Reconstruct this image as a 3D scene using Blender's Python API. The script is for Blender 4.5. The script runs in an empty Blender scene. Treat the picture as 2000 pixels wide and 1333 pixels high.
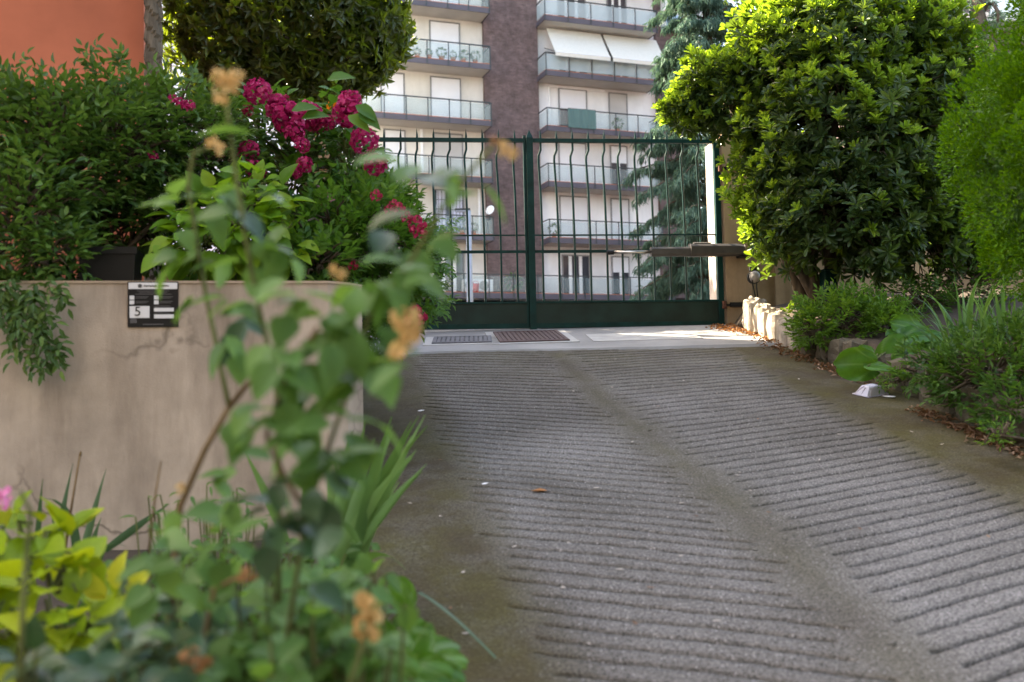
import bpy, math, random
import numpy as np
from mathutils import Vector, Matrix

random.seed(7)
RNG = np.random.default_rng(11)
PI = math.pi
rad = math.radians
scene = bpy.context.scene
COL = scene.collection

# ------------------------------------------------------------------ camera
FPX = 1944.0            # focal length in pixels of a 2000 px wide frame (35 mm)
EYE = Vector((0, 0, 1.46))
PITCH, ROLL = rad(3.05), rad(1.15)
_f = Vector((0, math.cos(PITCH), math.sin(PITCH)))
_u = Vector((0, -math.sin(PITCH), math.cos(PITCH)))
_r = Vector((1, 0, 0))
UPV = _u * math.cos(ROLL) + _r * math.sin(ROLL)
RGT = _r * math.cos(ROLL) - _u * math.sin(ROLL)
cam = bpy.data.cameras.new('camera')
cam.lens = 35.0
cam.sensor_width = 36.0
cam.clip_start = 0.05
cam.clip_end = 2000
cam.dof.use_dof = True
cam.dof.focus_distance = 8.7
cam.dof.aperture_fstop = 2.2
cam.dof.aperture_blades = 9
camo = bpy.data.objects.new('camera', cam)
COL.objects.link(camo)
camo.matrix_world = Matrix(((RGT.x, UPV.x, -_f.x, EYE.x), (RGT.y, UPV.y, -_f.y, EYE.y),
                            (RGT.z, UPV.z, -_f.z, EYE.z), (0, 0, 0, 1)))
scene.camera = camo

# ------------------------------------------------------------------ world, sun, exposure
SUN_EL = rad(47)
SUN_AZ = math.atan2(-0.865, 0.5)
TO_SUN = Vector((math.sin(SUN_AZ) * math.cos(SUN_EL), math.cos(SUN_AZ) * math.cos(SUN_EL), math.sin(SUN_EL)))
w = bpy.data.worlds.new('World')
scene.world = w
w.use_nodes = True
nt = w.node_tree
nt.nodes.clear()
sky = nt.nodes.new('ShaderNodeTexSky')
sky.sky_type = 'NISHITA'
sky.sun_disc = False
sky.sun_elevation = SUN_EL
sky.sun_rotation = SUN_AZ
sky.air_density = 1.0
sky.dust_density = 2.5
sky.ozone_density = 1.0
bg = nt.nodes.new('ShaderNodeBackground')
bg.inputs['Strength'].default_value = 0.13
wo = nt.nodes.new('ShaderNodeOutputWorld')
nt.links.new(sky.outputs[0], bg.inputs[0])
nt.links.new(bg.outputs[0], wo.inputs[0])
sl = bpy.data.lights.new('sun', 'SUN')
sl.energy = 4.0
sl.angle = rad(0.5)
sl.color = (1.0, 0.94, 0.85)
so = bpy.data.objects.new('sun', sl)
COL.objects.link(so)
so.rotation_euler = TO_SUN.to_track_quat('Z', 'Y').to_euler()
so.location = (-20, 20, 40)
vs = scene.view_settings
vs.view_transform = 'Standard'
vs.look = 'None'
vs.exposure = 3.12
vs.gamma = 1.0
vs.use_curve_mapping = False
vs.use_white_balance = True
vs.white_balance_temperature = 7950
vs.white_balance_tint = 7
scene.render.engine = 'CYCLES'
scene.cycles.use_denoising = True
scene.cycles.max_bounces = 8
scene.cycles.transparent_max_bounces = 16
scene.cycles.caustics_reflective = False
scene.cycles.caustics_refractive = False


# ------------------------------------------------------------------ helpers
def P(px, py, Y):
    """world point seen at pixel (px, py) of the 2000 x 1333 picture, at depth Y"""
    d = _f * FPX + RGT * (px - 1000.0) - UPV * (py - 666.5)
    return EYE + d * (Y / d.y)


def to_px(p):
    v = Vector(p) - EYE
    z = v.dot(_f)
    return 1000 + FPX * v.dot(RGT) / z, 666.5 - FPX * v.dot(UPV) / z, z


CREST = 8.25
def ramp_z(Y):
    if Y < -3.0:
        return -0.66
    if Y <= CREST:
        return 0.22 * Y
    return 0.22 * CREST + 0.167 * (min(Y, 9.9) - CREST)


def on_ramp(px, py):
    d = _f * FPX + RGT * (px - 1000.0) - UPV * (py - 666.5)
    t = (0.22 * EYE.y - EYE.z) / (d.z - 0.22 * d.y)
    p = EYE + d * t
    if p.y > CREST:
        a = 0.22 * CREST - 0.167 * CREST
        t = (a + 0.167 * EYE.y - EYE.z) / (d.z - 0.167 * d.y)
        p = EYE + d * t
    return p


def empty(name, loc=(0, 0, 0), rotz=0.0, label=None, cat=None, group=None):
    o = bpy.data.objects.new(name, None)
    o.empty_display_size = 0.1
    COL.objects.link(o)
    o.location = loc
    o.rotation_euler = (0, 0, rotz)
    return tag(o, label, cat, group)


def tag(o, label=None, cat=None, group=None, kind=None):
    if label: o['label'] = label
    if cat: o['category'] = cat
    if group: o['group'] = group
    if kind: o['kind'] = kind
    return o


def link(name, me, mat=None, parent=None, world=True):
    """mesh object; with world=True its coordinates are world ones, also under a parent Empty"""
    o = bpy.data.objects.new(name, me)
    if mat is not None and not me.materials:
        me.materials.append(mat)
    COL.objects.link(o)
    if parent is not None:
        o.parent = parent
        if world:
            q = parent
            off = Vector((0, 0, 0))
            while q is not None:
                off += q.location
                q = q.parent
            o.location = -off
    return o


class MB:
    def __init__(self):
        self.v, self.f = [], []

    def add(self, vs_, fs):
        n = len(self.v)
        self.v += [tuple(p) for p in vs_]
        self.f += [tuple(i + n for i in q) for q in fs]
        return self

    def box(self, x0, x1, y0, y1, z0, z1, M=None):
        c = [Vector((x, y, z)) for z in (z0, z1) for y in (y0, y1) for x in (x0, x1)]
        if M is not None:
            c = [M @ p for p in c]
        return self.add(c, [(0, 2, 3, 1), (4, 5, 7, 6), (0, 1, 5, 4), (2, 6, 7, 3), (0, 4, 6, 2), (1, 3, 7, 5)])

    def prism(self, poly, z0, z1):
        n = len(poly)
        vs_ = [(x, y, z0) for x, y in poly] + [(x, y, z1) for x, y in poly]
        fs = [tuple(range(n - 1, -1, -1)), tuple(range(n, 2 * n))]
        fs += [(i, (i + 1) % n, n + (i + 1) % n, n + i) for i in range(n)]
        return self.add(vs_, fs)

    def tube(self, pts, radii, sides=6, cap=True):
        pts = [Vector(p) for p in pts]
        if not hasattr(radii, '__len__'):
            radii = [radii] * len(pts)
        rings, prev = [], None
        for i, p in enumerate(pts):
            t = (pts[min(i + 1, len(pts) - 1)] - pts[max(i - 1, 0)])
            if t.length < 1e-9: t = Vector((0, 0, 1))
            t.normalize()
            if prev is None:
                a = t.orthogonal().normalized()
            else:
                a = prev - t * prev.dot(t)
                a = a.normalized() if a.length > 1e-6 else t.orthogonal().normalized()
            prev = a
            b = t.cross(a)
            rings.append([p + (a * math.cos(2 * PI * k / sides) + b * math.sin(2 * PI * k / sides)) * radii[i] for k in range(sides)])
        vs_ = [q for r_ in rings for q in r_]
        fs = []
        for i in range(len(rings) - 1):
            for k in range(sides):
                a0, a1 = i * sides + k, i * sides + (k + 1) % sides
                fs.append((a0, a1, a1 + sides, a0 + sides))
        if cap:
            fs.append(tuple(range(sides - 1, -1, -1)))
            m = (len(rings) - 1) * sides
            fs.append(tuple(range(m, m + sides)))
        return self.add(vs_, fs)

    def mesh(self, name, smooth=False):
        me = bpy.data.meshes.new(name)
        me.from_pydata(self.v, [], self.f)
        me.update()
        if smooth:
            me.polygons.foreach_set('use_smooth', [True] * len(me.polygons))
        return me

    def build(self, name, mat, parent=None, smooth=False, bevel=0.0, world=True):
        me = self.mesh(name, smooth)
        o = link(name, me, mat, parent, world)
        if bevel > 0:
            m = o.modifiers.new('bevel', 'BEVEL')
            m.width = bevel
            m.segments = 2
            m.limit_method = 'ANGLE'
        return o


def tri_mesh(name, verts, tris, smooth=True):
    verts = np.asarray(verts, dtype=np.float32)
    tris = np.asarray(tris, dtype=np.int32)
    me = bpy.data.meshes.new(name)
    me.vertices.add(len(verts))
    me.vertices.foreach_set('co', verts.ravel())
    me.loops.add(tris.size)
    me.loops.foreach_set('vertex_index', tris.ravel())
    me.polygons.add(len(tris))
    me.polygons.foreach_set('loop_start', np.arange(0, tris.size, 3, dtype=np.int32))
    if smooth:
        me.polygons.foreach_set('use_smooth', np.ones(len(tris), dtype=bool))
    me.update(calc_edges=True)
    return me


def nrm(a):
    a = np.asarray(a, float)
    return a / np.maximum(np.linalg.norm(a, axis=-1, keepdims=True), 1e-9)


# ------------------------------------------------------------------ materials
def hexc(r, g, b):
    return (r, g, b, 1.0)


class NT:
    def __init__(self, name):
        self.m = bpy.data.materials.new(name)
        self.m.use_nodes = True
        self.t = self.m.node_tree
        self.t.nodes.clear()
        self.out = self.t.nodes.new('ShaderNodeOutputMaterial')

    def n(self, typ, **kw):
        nd = self.t.nodes.new('ShaderNode' + typ)
        for k, v in kw.items():
            if k.startswith('i_'):
                nd.inputs[k[2:].replace('_', ' ')].default_value = v
            else:
                setattr(nd, k, v)
        return nd

    def l(self, a, b):
        self.t.links.new(a, b)

    def coord(self):
        return self.n('TexCoord').outputs['Object']

    def noise(self, scale, detail=4, rough=0.55, vec=None, dist=0.0):
        nd = self.n('TexNoise')
        nd.inputs['Scale'].default_value = scale
        nd.inputs['Detail'].default_value = detail
        nd.inputs['Roughness'].default_value = rough
        nd.inputs['Distortion'].default_value = dist
        self.l(vec if vec is not None else self.coord(), nd.inputs['Vector'])
        return nd.outputs['Fac']

    def ramp(self, fac, stops):
        nd = self.n('ValToRGB')
        cr = nd.color_ramp
        while len(cr.elements) < len(stops):
            cr.elements.new(0.5)
        for e, (p, c) in zip(cr.elements, stops):
            e.position = p
            e.color = c if len(c) == 4 else (*c, 1)
        self.l(fac, nd.inputs[0])
        return nd.outputs[0]

    def mix(self, fac, a, b, mode='MIX'):
        nd = self.n('Mix', data_type='RGBA', blend_type=mode)
        for s, v in ((nd.inputs[0], fac), (nd.inputs[6], a), (nd.inputs[7], b)):
            if hasattr(v, 'links'):
                self.l(v, s)
            elif isinstance(v, (int, float)):
                s.default_value = v
            else:
                s.default_value = v if len(v) == 4 else (*v, 1)
        return nd.outputs[2]

    def math(self, op, a, b=0.0):
        nd = self.n('Math', operation=op)
        for s, v in ((nd.inputs[0], a), (nd.inputs[1], b)):
            if hasattr(v, 'links'): self.l(v, s)
            else: s.default_value = v
        return nd.outputs[0]

    def bump(self, h, strength=0.3, dist=0.01, normal=None):
        nd = self.n('Bump')
        nd.inputs['Strength'].default_value = strength
        nd.inputs['Distance'].default_value = dist
        self.l(h, nd.inputs['Height'])
        if normal is not None: self.l(normal, nd.inputs['Normal'])
        return nd.outputs[0]

    def bsdf(self, col, rough=0.6, spec=0.5, metal=0.0, normal=None):
        p = self.n('BsdfPrincipled')
        for s, v in ((p.inputs['Base Color'], col), (p.inputs['Roughness'], rough)):
            if hasattr(v, 'links'): self.l(v, s)
            elif isinstance(v, (int, float)): s.default_value = v
            else: s.default_value = v if len(v) == 4 else (*v, 1)
        p.inputs['Specular IOR Level'].default_value = spec
        p.inputs['Metallic'].default_value = metal
        if normal is not None: self.l(normal, p.inputs['Normal'])
        return p

    def done(self, sh):
        self.l(sh.outputs[0] if hasattr(sh, 'outputs') else sh, self.out.inputs[0])
        return self.m


def simple(name, col, rough=0.5, spec=0.5, metal=0.0, var=0.25, scale=6.0, bump=0.0, bscale=60.0):
    k = NT(name)
    f = k.noise(scale, 5)
    c = k.ramp(f, [(0.3, tuple(x * (1 - var) for x in col)), (0.7, tuple(min(1, x * (1 + var)) for x in col))])
    nm = k.bump(k.noise(bscale, 3), bump, 0.005) if bump > 0 else None
    return k.done(k.bsdf(c, rough, spec, metal, nm))


def stucco(name, col, dirt, scale=1.2, dirt_amt=0.5, bump=0.35, bscale=160, cracks=False):
    k = NT(name)
    n1 = k.noise(scale, 6, 0.6)
    c = k.ramp(n1, [(0.30, tuple(x * 0.68 for x in col)), (0.52, col), (0.72, tuple(min(1, x * 1.2) for x in col))])
    v = k.n('Mapping')
    v.inputs['Scale'].default_value = (1.0, 1.0, 0.18)
    k.l(k.coord(), v.inputs[0])
    st = k.noise(3.5, 6, 0.65, v.outputs[0])
    stm = k.ramp(st, [(0.45, (0, 0, 0)), (0.75, (1, 1, 1))])
    c = k.mix(k.math('MULTIPLY', stm, dirt_amt), c, dirt)
    if cracks:
        wv = k.n('TexNoise'); wv.inputs['Scale'].default_value = 1.6; wv.inputs['Detail'].default_value = 5
        k.l(k.coord(), wv.inputs['Vector'])
        vo = k.n('TexVoronoi', feature='DISTANCE_TO_EDGE'); vo.inputs['Scale'].default_value = 1.3
        mx = k.n('VectorMath', operation='ADD')
        k.l(k.coord(), mx.inputs[0]); k.l(wv.outputs['Color'], mx.inputs[1])
        k.l(mx.outputs[0], vo.inputs['Vector'])
        cm = k.ramp(vo.outputs['Distance'], [(0.0, (1, 1, 1)), (0.022, (0, 0, 0))])
        cm = k.math('MULTIPLY', cm, k.ramp(k.noise(0.9, 3), [(0.44, (0, 0, 0)), (0.58, (0.75, 0.75, 0.75))]))
        c = k.mix(cm, c, tuple(x * 0.4 for x in dirt))
    nm = k.bump(k.noise(bscale, 4, 0.7), bump, 0.004)
    return k.done(k.bsdf(c, 0.9, 0.2, 0, nm))


def leaf_mat(name, a, b, c3=None, trans=0.35, rough=0.42, spec=0.4, tcol=None, bump=0.0):
    """leaf: random tone per leaf (object and island), translucent"""
    k = NT(name)
    isl = k.n('NewGeometry').outputs['Random Per Island']
    ob = k.n('ObjectInfo').outputs['Random']
    r_ = k.math('FRACT', k.math('ADD', isl, ob))
    stops = [(0.0, a), (0.75, b)] + ([(0.97, c3)] if c3 else [])
    c = k.ramp(r_, stops)
    nv = k.noise(9.0, 3)
    c = k.mix(0.35, c, k.mix(nv, tuple(x * 0.5 for x in a), tuple(min(1, x * 1.5) for x in b)))
    p = k.bsdf(c, rough, spec * 0.5)
    t = k.n('BsdfTranslucent')
    k.l(k.mix(0.6, c, tcol or tuple(min(1, x * y) for x, y in zip(b, (2.6, 2.2, 0.9))), 'MIX'), t.inputs[0])
    mx = k.n('MixShader')
    mx.inputs[0].default_value = trans
    k.l(p.outputs[0], mx.inputs[1])
    k.l(t.outputs[0], mx.inputs[2])
    return k.done(mx)


def bark_mat(name, col):
    k = NT(name)
    v = k.n('Mapping'); v.inputs['Scale'].default_value = (1, 1, 0.25)
    k.l(k.coord(), v.inputs[0])
    n1 = k.noise(25, 5, 0.6, v.outputs[0])
    c = k.ramp(n1, [(0.3, tuple(x * 0.5 for x in col)), (0.7, tuple(x * 1.4 for x in col))])
    return k.done(k.bsdf(c, 0.9, 0.2, 0, k.bump(n1, 0.6, 0.02)))


def glass_mat(name, tint, fac=0.35, rough=0.15):
    k = NT(name)
    tr = k.n('BsdfTransparent'); tr.inputs[0].default_value = (0.92, 0.95, 0.95, 1)
    p = k.bsdf(k.ramp(k.noise(0.6, 3), [(0.3, tuple(x * 0.85 for x in tint)), (0.7, tint)]), rough, 0.6)
    mx = k.n('MixShader'); mx.inputs[0].default_value = fac
    k.l(tr.outputs[0], mx.inputs[1]); k.l(p.outputs[0], mx.inputs[2])
    return k.done(mx)


def concrete_ramp():
    k = NT('ramp_concrete')
    co = k.coord()
    big = k.noise(0.9, 5, 0.6)
    c = k.ramp(big, [(0.3, (0.070, 0.063, 0.056)), (0.5, (0.108, 0.099, 0.092)), (0.7, (0.150, 0.140, 0.135))])
    fine = k.noise(110, 4, 0.75)
    c = k.mix(0.78, c, k.ramp(fine, [(0.36, (0.0, 0.0, 0.0)), (0.5, (0.5, 0.5, 0.5)), (0.64, (1.0, 0.99, 1.0))]), 'OVERLAY')
    # pale pinkish pebbles of the aggregate
    vo = k.n('TexVoronoi'); vo.inputs['Scale'].default_value = 75
    k.l(co, vo.inputs['Vector'])
    peb = k.ramp(vo.outputs['Distance'], [(0.16, (1, 1, 1)), (0.30, (0, 0, 0))])
    sep = k.n('SeparateColor'); k.l(vo.outputs['Color'], sep.inputs[0])
    sel = k.math('GREATER_THAN', sep.outputs[0], 0.80)
    c = k.mix(k.math('MULTIPLY', k.math('MULTIPLY', peb, sel), 0.8), c, (0.42, 0.385, 0.385))
    sel2 = k.math('GREATER_THAN', sep.outputs[1], 0.86)
    c = k.mix(k.math('MULTIPLY', k.math('MULTIPLY', peb, sel2), 0.8), c, (0.05, 0.045, 0.04))
    # moss and trodden dirt on the smooth margins and the seam
    at = k.n('Attribute'); at.attribute_name = 'moss'
    mn = k.noise(4.0, 6, 0.7)
    ms = k.math('MULTIPLY', at.outputs['Fac'], k.ramp(mn, [(0.25, (0.55, 0.55, 0.55)), (0.55, (1, 1, 1))]))
    mosscol = k.ramp(k.noise(2.2, 4), [(0.35, (0.034, 0.024, 0.010)), (0.65, (0.048, 0.041, 0.009))])
    mosscol = k.mix(0.6, mosscol, k.ramp(fine, [(0.35, (0.2, 0.2, 0.2)), (0.65, (0.9, 0.9, 0.9))]), 'OVERLAY')
    c = k.mix(ms, c, mosscol)
    gr = k.n('Attribute'); gr.attribute_name = 'groove_moss_shade'
    c = k.mix(k.math('MULTIPLY', gr.outputs['Fac'], k.ramp(k.noise(22, 4), [(0.3, (0.5, 0.5, 0.5)), (0.55, (1, 1, 1))])), c, (0.010, 0.0085, 0.005))  # moss tint taken near black, so it also paints shade into the grooves
    nm = k.bump(fine, 0.3, 0.004)
    nm = k.bump(k.noise(16, 4), 0.3, 0.01, nm)
    return k.done(k.bsdf(c, 0.8, 0.14, 0, nm))


def speckled(name, a, b, scale=120, rough=0.85, big=1.5, bump=0.4):
    k = NT(name)
    n1 = k.noise(scale, 4, 0.7)
    n2 = k.noise(big, 5, 0.6)
    c = k.mix(n1, a, b)
    c = k.mix(k.ramp(n2, [(0.35, (0, 0, 0)), (0.7, (0.6, 0.6, 0.6))]), c, tuple(x * 0.62 for x in a))
    return k.done(k.bsdf(c, rough, 0.25, 0, k.bump(n1, bump, 0.006)))


def brick_far(name):
    k = NT(name)
    br = k.n('TexBrick')
    br.inputs['Color1'].default_value = (0.108, 0.074, 0.072, 1)
    br.inputs['Color2'].default_value = (0.145, 0.100, 0.098, 1)
    br.inputs['Mortar'].default_value = (0.12, 0.098, 0.098, 1)
    br.inputs['Scale'].default_value = 1.0
    br.inputs['Brick Width'].default_value = 0.27
    br.inputs['Row Height'].default_value = 0.085
    br.inputs['Mortar Size'].default_value = 0.008
    mp = k.n('Mapping'); mp.inputs['Rotation'].default_value = (rad(90), 0, 0)
    k.l(k.coord(), mp.inputs[0]); k.l(mp.outputs[0], br.inputs['Vector'])
    c = k.mix(0.6, br.outputs[0], k.ramp(k.noise(2.5, 6, 0.7), [(0.35, (0.25, 0.25, 0.25)), (0.65, (0.72, 0.70, 0.70))]), 'OVERLAY')
    return k.done(k.bsdf(c, 0.85, 0.25))


M = {}
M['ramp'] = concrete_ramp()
M['strip'] = speckled('threshold_concrete', (0.22, 0.215, 0.21), (0.33, 0.32, 0.315), 140, 0.85, 2.0)
M['collar'] = speckled('pale_mortar', (0.36, 0.35, 0.34), (0.48, 0.47, 0.45), 160, 0.85, 5.0)
M['soil'] = speckled('soil', (0.045, 0.032, 0.022), (0.085, 0.062, 0.045), 60, 0.95, 4.0, 0.8)
M['asphalt'] = speckled('asphalt', (0.045, 0.045, 0.047), (0.075, 0.073, 0.072), 150, 0.9)
M['earth'] = speckled('earth', (0.10, 0.09, 0.07), (0.15, 0.14, 0.11), 20, 0.95)
M['wall_beige'] = stucco('beige_stucco', (0.395, 0.315, 0.255), (0.15, 0.112, 0.085), 2.4, 0.85, 0.5, 130, True)
M['coping'] = stucco('beige_coping', (0.36, 0.27, 0.20), (0.22, 0.17, 0.12), 2.0, 0.4)
M['orange'] = stucco('orange_render', (0.46, 0.135, 0.075), (0.36, 0.105, 0.06), 0.6, 0.5, 0.2)
M['grey_block'] = stucco('grey_brown_render', (0.20, 0.19, 0.18), (0.13, 0.125, 0.12), 0.5, 0.4, 0.2)
M['pillar'] = stucco('ochre_render', (0.34, 0.235, 0.145), (0.16, 0.10, 0.06), 2.5, 0.6, 0.3)
M['pillar_out'] = stucco('pale_render', (0.62, 0.53, 0.47), (0.45, 0.37, 0.31), 2.0, 0.4, 0.3)
M['gate'] = simple('green_gate_paint', (0.003, 0.029, 0.026), 0.5, 0.14, 0, 0.35, 9, 0.1, 200)
M['gate_panel'] = simple('dark_green_sheet', (0.006, 0.021, 0.017), 0.45, 0.22, 0, 0.4, 5, 0.1, 120)
M['arm'] = simple('grey_brown_casting', (0.048, 0.042, 0.038), 0.5, 0.35, 0.0, 0.25, 12, 0.1, 150)
M['steel'] = simple('bright_steel', (0.55, 0.52, 0.48), 0.28, 0.5, 1.0, 0.15, 20)
M['rust'] = simple('rusty_iron', (0.11, 0.042, 0.026), 0.8, 0.3, 0.2, 0.5, 25, 0.4, 80)
M['black_iron'] = simple('black_iron', (0.008, 0.007, 0.007), 0.6, 0.3, 0.0, 0.4, 25)
M['grate_rust'] = simple('brown_cast_iron', (0.075, 0.044, 0.042), 0.7, 0.35, 0.2, 0.4, 30, 0.3, 90)
M['grate_grey'] = simple('grey_cast_iron', (0.085, 0.083, 0.095), 0.6, 0.3, 0.0, 0.3, 30, 0.3, 90)
M['dark_hole'] = simple('dark_pit', (0.012, 0.011, 0.011), 0.9, 0.1)
M['tuff'] = speckled('tuff_stone', (0.30, 0.255, 0.20), (0.46, 0.40, 0.33), 45, 0.95, 7.0, 0.9)
M['tuff_dark'] = speckled('mossy_tuff_stone', (0.072, 0.060, 0.042), (0.145, 0.12, 0.085), 45, 0.95, 6.0, 0.9)
M['plastic_black'] = simple('black_plastic', (0.004, 0.004, 0.0045), 0.45, 0.2)
M['plastic_clear'] = None
M['paper'] = simple('white_paper', (0.75, 0.73, 0.74), 0.8, 0.2, 0, 0.06)
M['lamp_white'] = simple('milky_cover', (0.24, 0.22, 0.20), 0.4, 0.5, 0, 0.08)
M['sign_black'] = simple('sign_black', (0.006, 0.005, 0.0055), 0.5, 0.2, 0, 0.15)
M['sign_white'] = simple('sign_white', (0.56, 0.54, 0.56), 0.5, 0.4, 0, 0.04)
M['sign_grey'] = simple('sign_grey', (0.06, 0.056, 0.06), 0.5, 0.4, 0, 0.1)
M['cream'] = stucco('cream_facade', (0.60, 0.58, 0.55), (0.48, 0.46, 0.43), 0.25, 0.45, 0.1, 30)
M['facade_white'] = stucco('white_facade', (0.72, 0.72, 0.74), (0.56, 0.56, 0.58), 0.25, 0.3, 0.1, 30)
M['brick'] = brick_far('brown_brick')
M['fascia'] = simple('purple_brown_fascia', (0.075, 0.068, 0.088), 0.6, 0.4, 0, 0.15, 1.0)
M['soffit'] = simple('grey_soffit', (0.42, 0.40, 0.37), 0.8, 0.2, 0, 0.1, 1.0)
M['terracotta'] = simple('terracotta_tile', (0.34, 0.125, 0.07), 0.7, 0.3, 0, 0.3, 3.0)
M['rail'] = simple('dark_rail_paint', (0.022, 0.034, 0.037), 0.4, 0.4, 0, 0.2)
M['glass'] = glass_mat('balcony_glass', (0.50, 0.60, 0.59), 0.13)
M['glass_frost'] = glass_mat('frosted_balcony_glass', (0.46, 0.55, 0.58), 0.45, 0.4)
M['glass_green'] = glass_mat('green_screen_cloth', (0.07, 0.15, 0.14), 0.85, 0.7)
M['shutter'] = simple('white_roller_shutter', (0.70, 0.71, 0.76), 0.5, 0.4, 0, 0.06, 1.0)
M['shutter_grey'] = simple('grey_roller_shutter', (0.46, 0.45, 0.45), 0.5, 0.4, 0, 0.08, 1.0)
M['frame_white'] = simple('white_frame', (0.72, 0.73, 0.76), 0.4, 0.5, 0, 0.05)
M['frame_grey'] = simple('grey_reveal', (0.20, 0.20, 0.21), 0.6, 0.4, 0, 0.1)
M['pane'] = simple('dark_pane', (0.035, 0.042, 0.055), 0.08, 0.6, 0, 0.3, 1.0)
M['pane_blue'] = simple('blue_pane', (0.32, 0.50, 0.66), 0.15, 0.6, 0, 0.1, 1.0)
M['curtain'] = simple('pale_curtain', (0.52, 0.53, 0.68), 0.8, 0.2, 0, 0.1)
M['awning'] = leaf_mat('cream_awning_cloth', (0.86, 0.84, 0.77), (0.88, 0.86, 0.79), None, 0.40, 0.8, 0.1, (0.85, 0.82, 0.74))
M['lamp_post'] = simple('galvanised_post', (0.30, 0.34, 0.39), 0.45, 0.5, 0.3, 0.1)
M['red_plastic'] = simple('red_plastic', (0.55, 0.05, 0.06), 0.4, 0.5)
M['pot_plant'] = leaf_mat('potted_plant_green', (0.05, 0.11, 0.05), (0.09, 0.16, 0.07))

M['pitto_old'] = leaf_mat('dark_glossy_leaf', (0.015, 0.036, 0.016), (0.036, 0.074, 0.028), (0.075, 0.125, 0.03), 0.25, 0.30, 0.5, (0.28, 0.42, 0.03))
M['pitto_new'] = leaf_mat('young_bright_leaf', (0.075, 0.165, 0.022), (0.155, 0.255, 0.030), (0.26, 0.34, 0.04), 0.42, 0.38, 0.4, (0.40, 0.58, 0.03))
M['laurel'] = leaf_mat('laurel_leaf', (0.012, 0.026, 0.008), (0.040, 0.066, 0.018), (0.13, 0.18, 0.03), 0.38, 0.36, 0.8, (0.40, 0.52, 0.02))
M['jasmine'] = leaf_mat('dark_shrub_leaf', (0.014, 0.044, 0.010), (0.062, 0.130, 0.026), (0.17, 0.26, 0.055), 0.30, 0.40, 0.45)
M['hydr'] = leaf_mat('light_green_leaf', (0.052, 0.140, 0.012), (0.130, 0.260, 0.020), (0.26, 0.36, 0.03), 0.40, 0.45, 0.35, (0.36, 0.56, 0.02))
M['bloom_leaf'] = leaf_mat('flowering_shrub_leaf', (0.018, 0.066, 0.011), (0.062, 0.150, 0.022), (0.15, 0.26, 0.04), 0.35, 0.42, 0.4)
M['nandina'] = leaf_mat('fine_leaf', (0.028, 0.088, 0.012), (0.080, 0.170, 0.022), (0.15, 0.26, 0.035), 0.35, 0.42, 0.4)
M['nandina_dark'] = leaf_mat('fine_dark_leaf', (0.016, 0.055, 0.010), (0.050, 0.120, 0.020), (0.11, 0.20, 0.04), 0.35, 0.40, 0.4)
M['berg'] = leaf_mat('broad_leaf', (0.060, 0.170, 0.016), (0.105, 0.240, 0.022), (0.15, 0.27, 0.03), 0.35, 0.36, 0.45, (0.20, 0.46, 0.02))
def vein_leaf():
    k = NT('broad_veined_leaf')
    at = k.n('Attribute'); at.attribute_name = 'vein'
    ob = k.n('ObjectInfo').outputs['Random']
    c = k.ramp(ob, [(0.0, (0.030, 0.100, 0.010)), (1.0, (0.070, 0.165, 0.018))])
    c = k.mix(0.55, c, k.ramp(k.noise(14, 5, 0.65), [(0.3, (0.22, 0.25, 0.2)), (0.7, (0.75, 0.78, 0.6))]), 'OVERLAY')
    c = k.mix(k.math('MULTIPLY', at.outputs['Fac'], 0.55), c, (0.16, 0.27, 0.07))
    p_ = k.bsdf(c, 0.38, 0.3, 0, k.bump(at.outputs['Fac'], 0.5, 0.004))
    t_ = k.n('BsdfTranslucent'); k.l(k.mix(0.5, c, (0.16, 0.34, 0.02)), t_.inputs[0])
    mx = k.n('MixShader'); mx.inputs[0].default_value = 0.3
    k.l(p_.outputs[0], mx.inputs[1]); k.l(t_.outputs[0], mx.inputs[2])
    return k.done(mx)
M['berg'] = vein_leaf()
M['lime'] = leaf_mat('lime_leaf', (0.085, 0.180, 0.012), (0.25, 0.34, 0.016), (0.40, 0.42, 0.03), 0.40, 0.42, 0.4, (0.55, 0.58, 0.02))
M['yellowleaf'] = leaf_mat('yellowed_leaf', (0.40, 0.42, 0.03), (0.55, 0.52, 0.06), None, 0.35, 0.45, 0.35, (0.6, 0.6, 0.04))
M['iris'] = leaf_mat('sword_leaf', (0.034, 0.090, 0.024), (0.085, 0.175, 0.050), (0.16, 0.27, 0.09), 0.30, 0.42, 0.4)
M['irisdark'] = leaf_mat('dark_sword_leaf', (0.022, 0.060, 0.028), (0.050, 0.105, 0.045), None, 0.25, 0.42, 0.4)
M['rose'] = leaf_mat('rose_leaf', (0.028, 0.084, 0.018), (0.078, 0.165, 0.042), (0.16, 0.265, 0.085), 0.38, 0.45, 0.4, (0.26, 0.46, 0.05))
M['rosedark'] = leaf_mat('blue_green_rose_leaf', (0.012, 0.038, 0.015), (0.034, 0.080, 0.034), (0.09, 0.15, 0.085), 0.25, 0.38, 0.6)
M['thuja'] = leaf_mat('conifer_spray', (0.014, 0.062, 0.002), (0.062, 0.160, 0.003), (0.16, 0.29, 0.006), 0.25, 0.5, 0.3, (0.20, 0.42, 0.01))
M['cedar'] = leaf_mat('blue_green_needles', (0.050, 0.105, 0.082), (0.105, 0.180, 0.135), (0.17, 0.25, 0.17), 0.20, 0.55, 0.3, (0.15, 0.28, 0.14))
M['fartree'] = leaf_mat('far_leaf', (0.09, 0.16, 0.04), (0.17, 0.26, 0.06))
M['magenta'] = leaf_mat('magenta_petal', (0.17, 0.004, 0.036), (0.38, 0.013, 0.100), (0.58, 0.12, 0.24), 0.25, 0.6, 0.25, (0.75, 0.03, 0.2))
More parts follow.
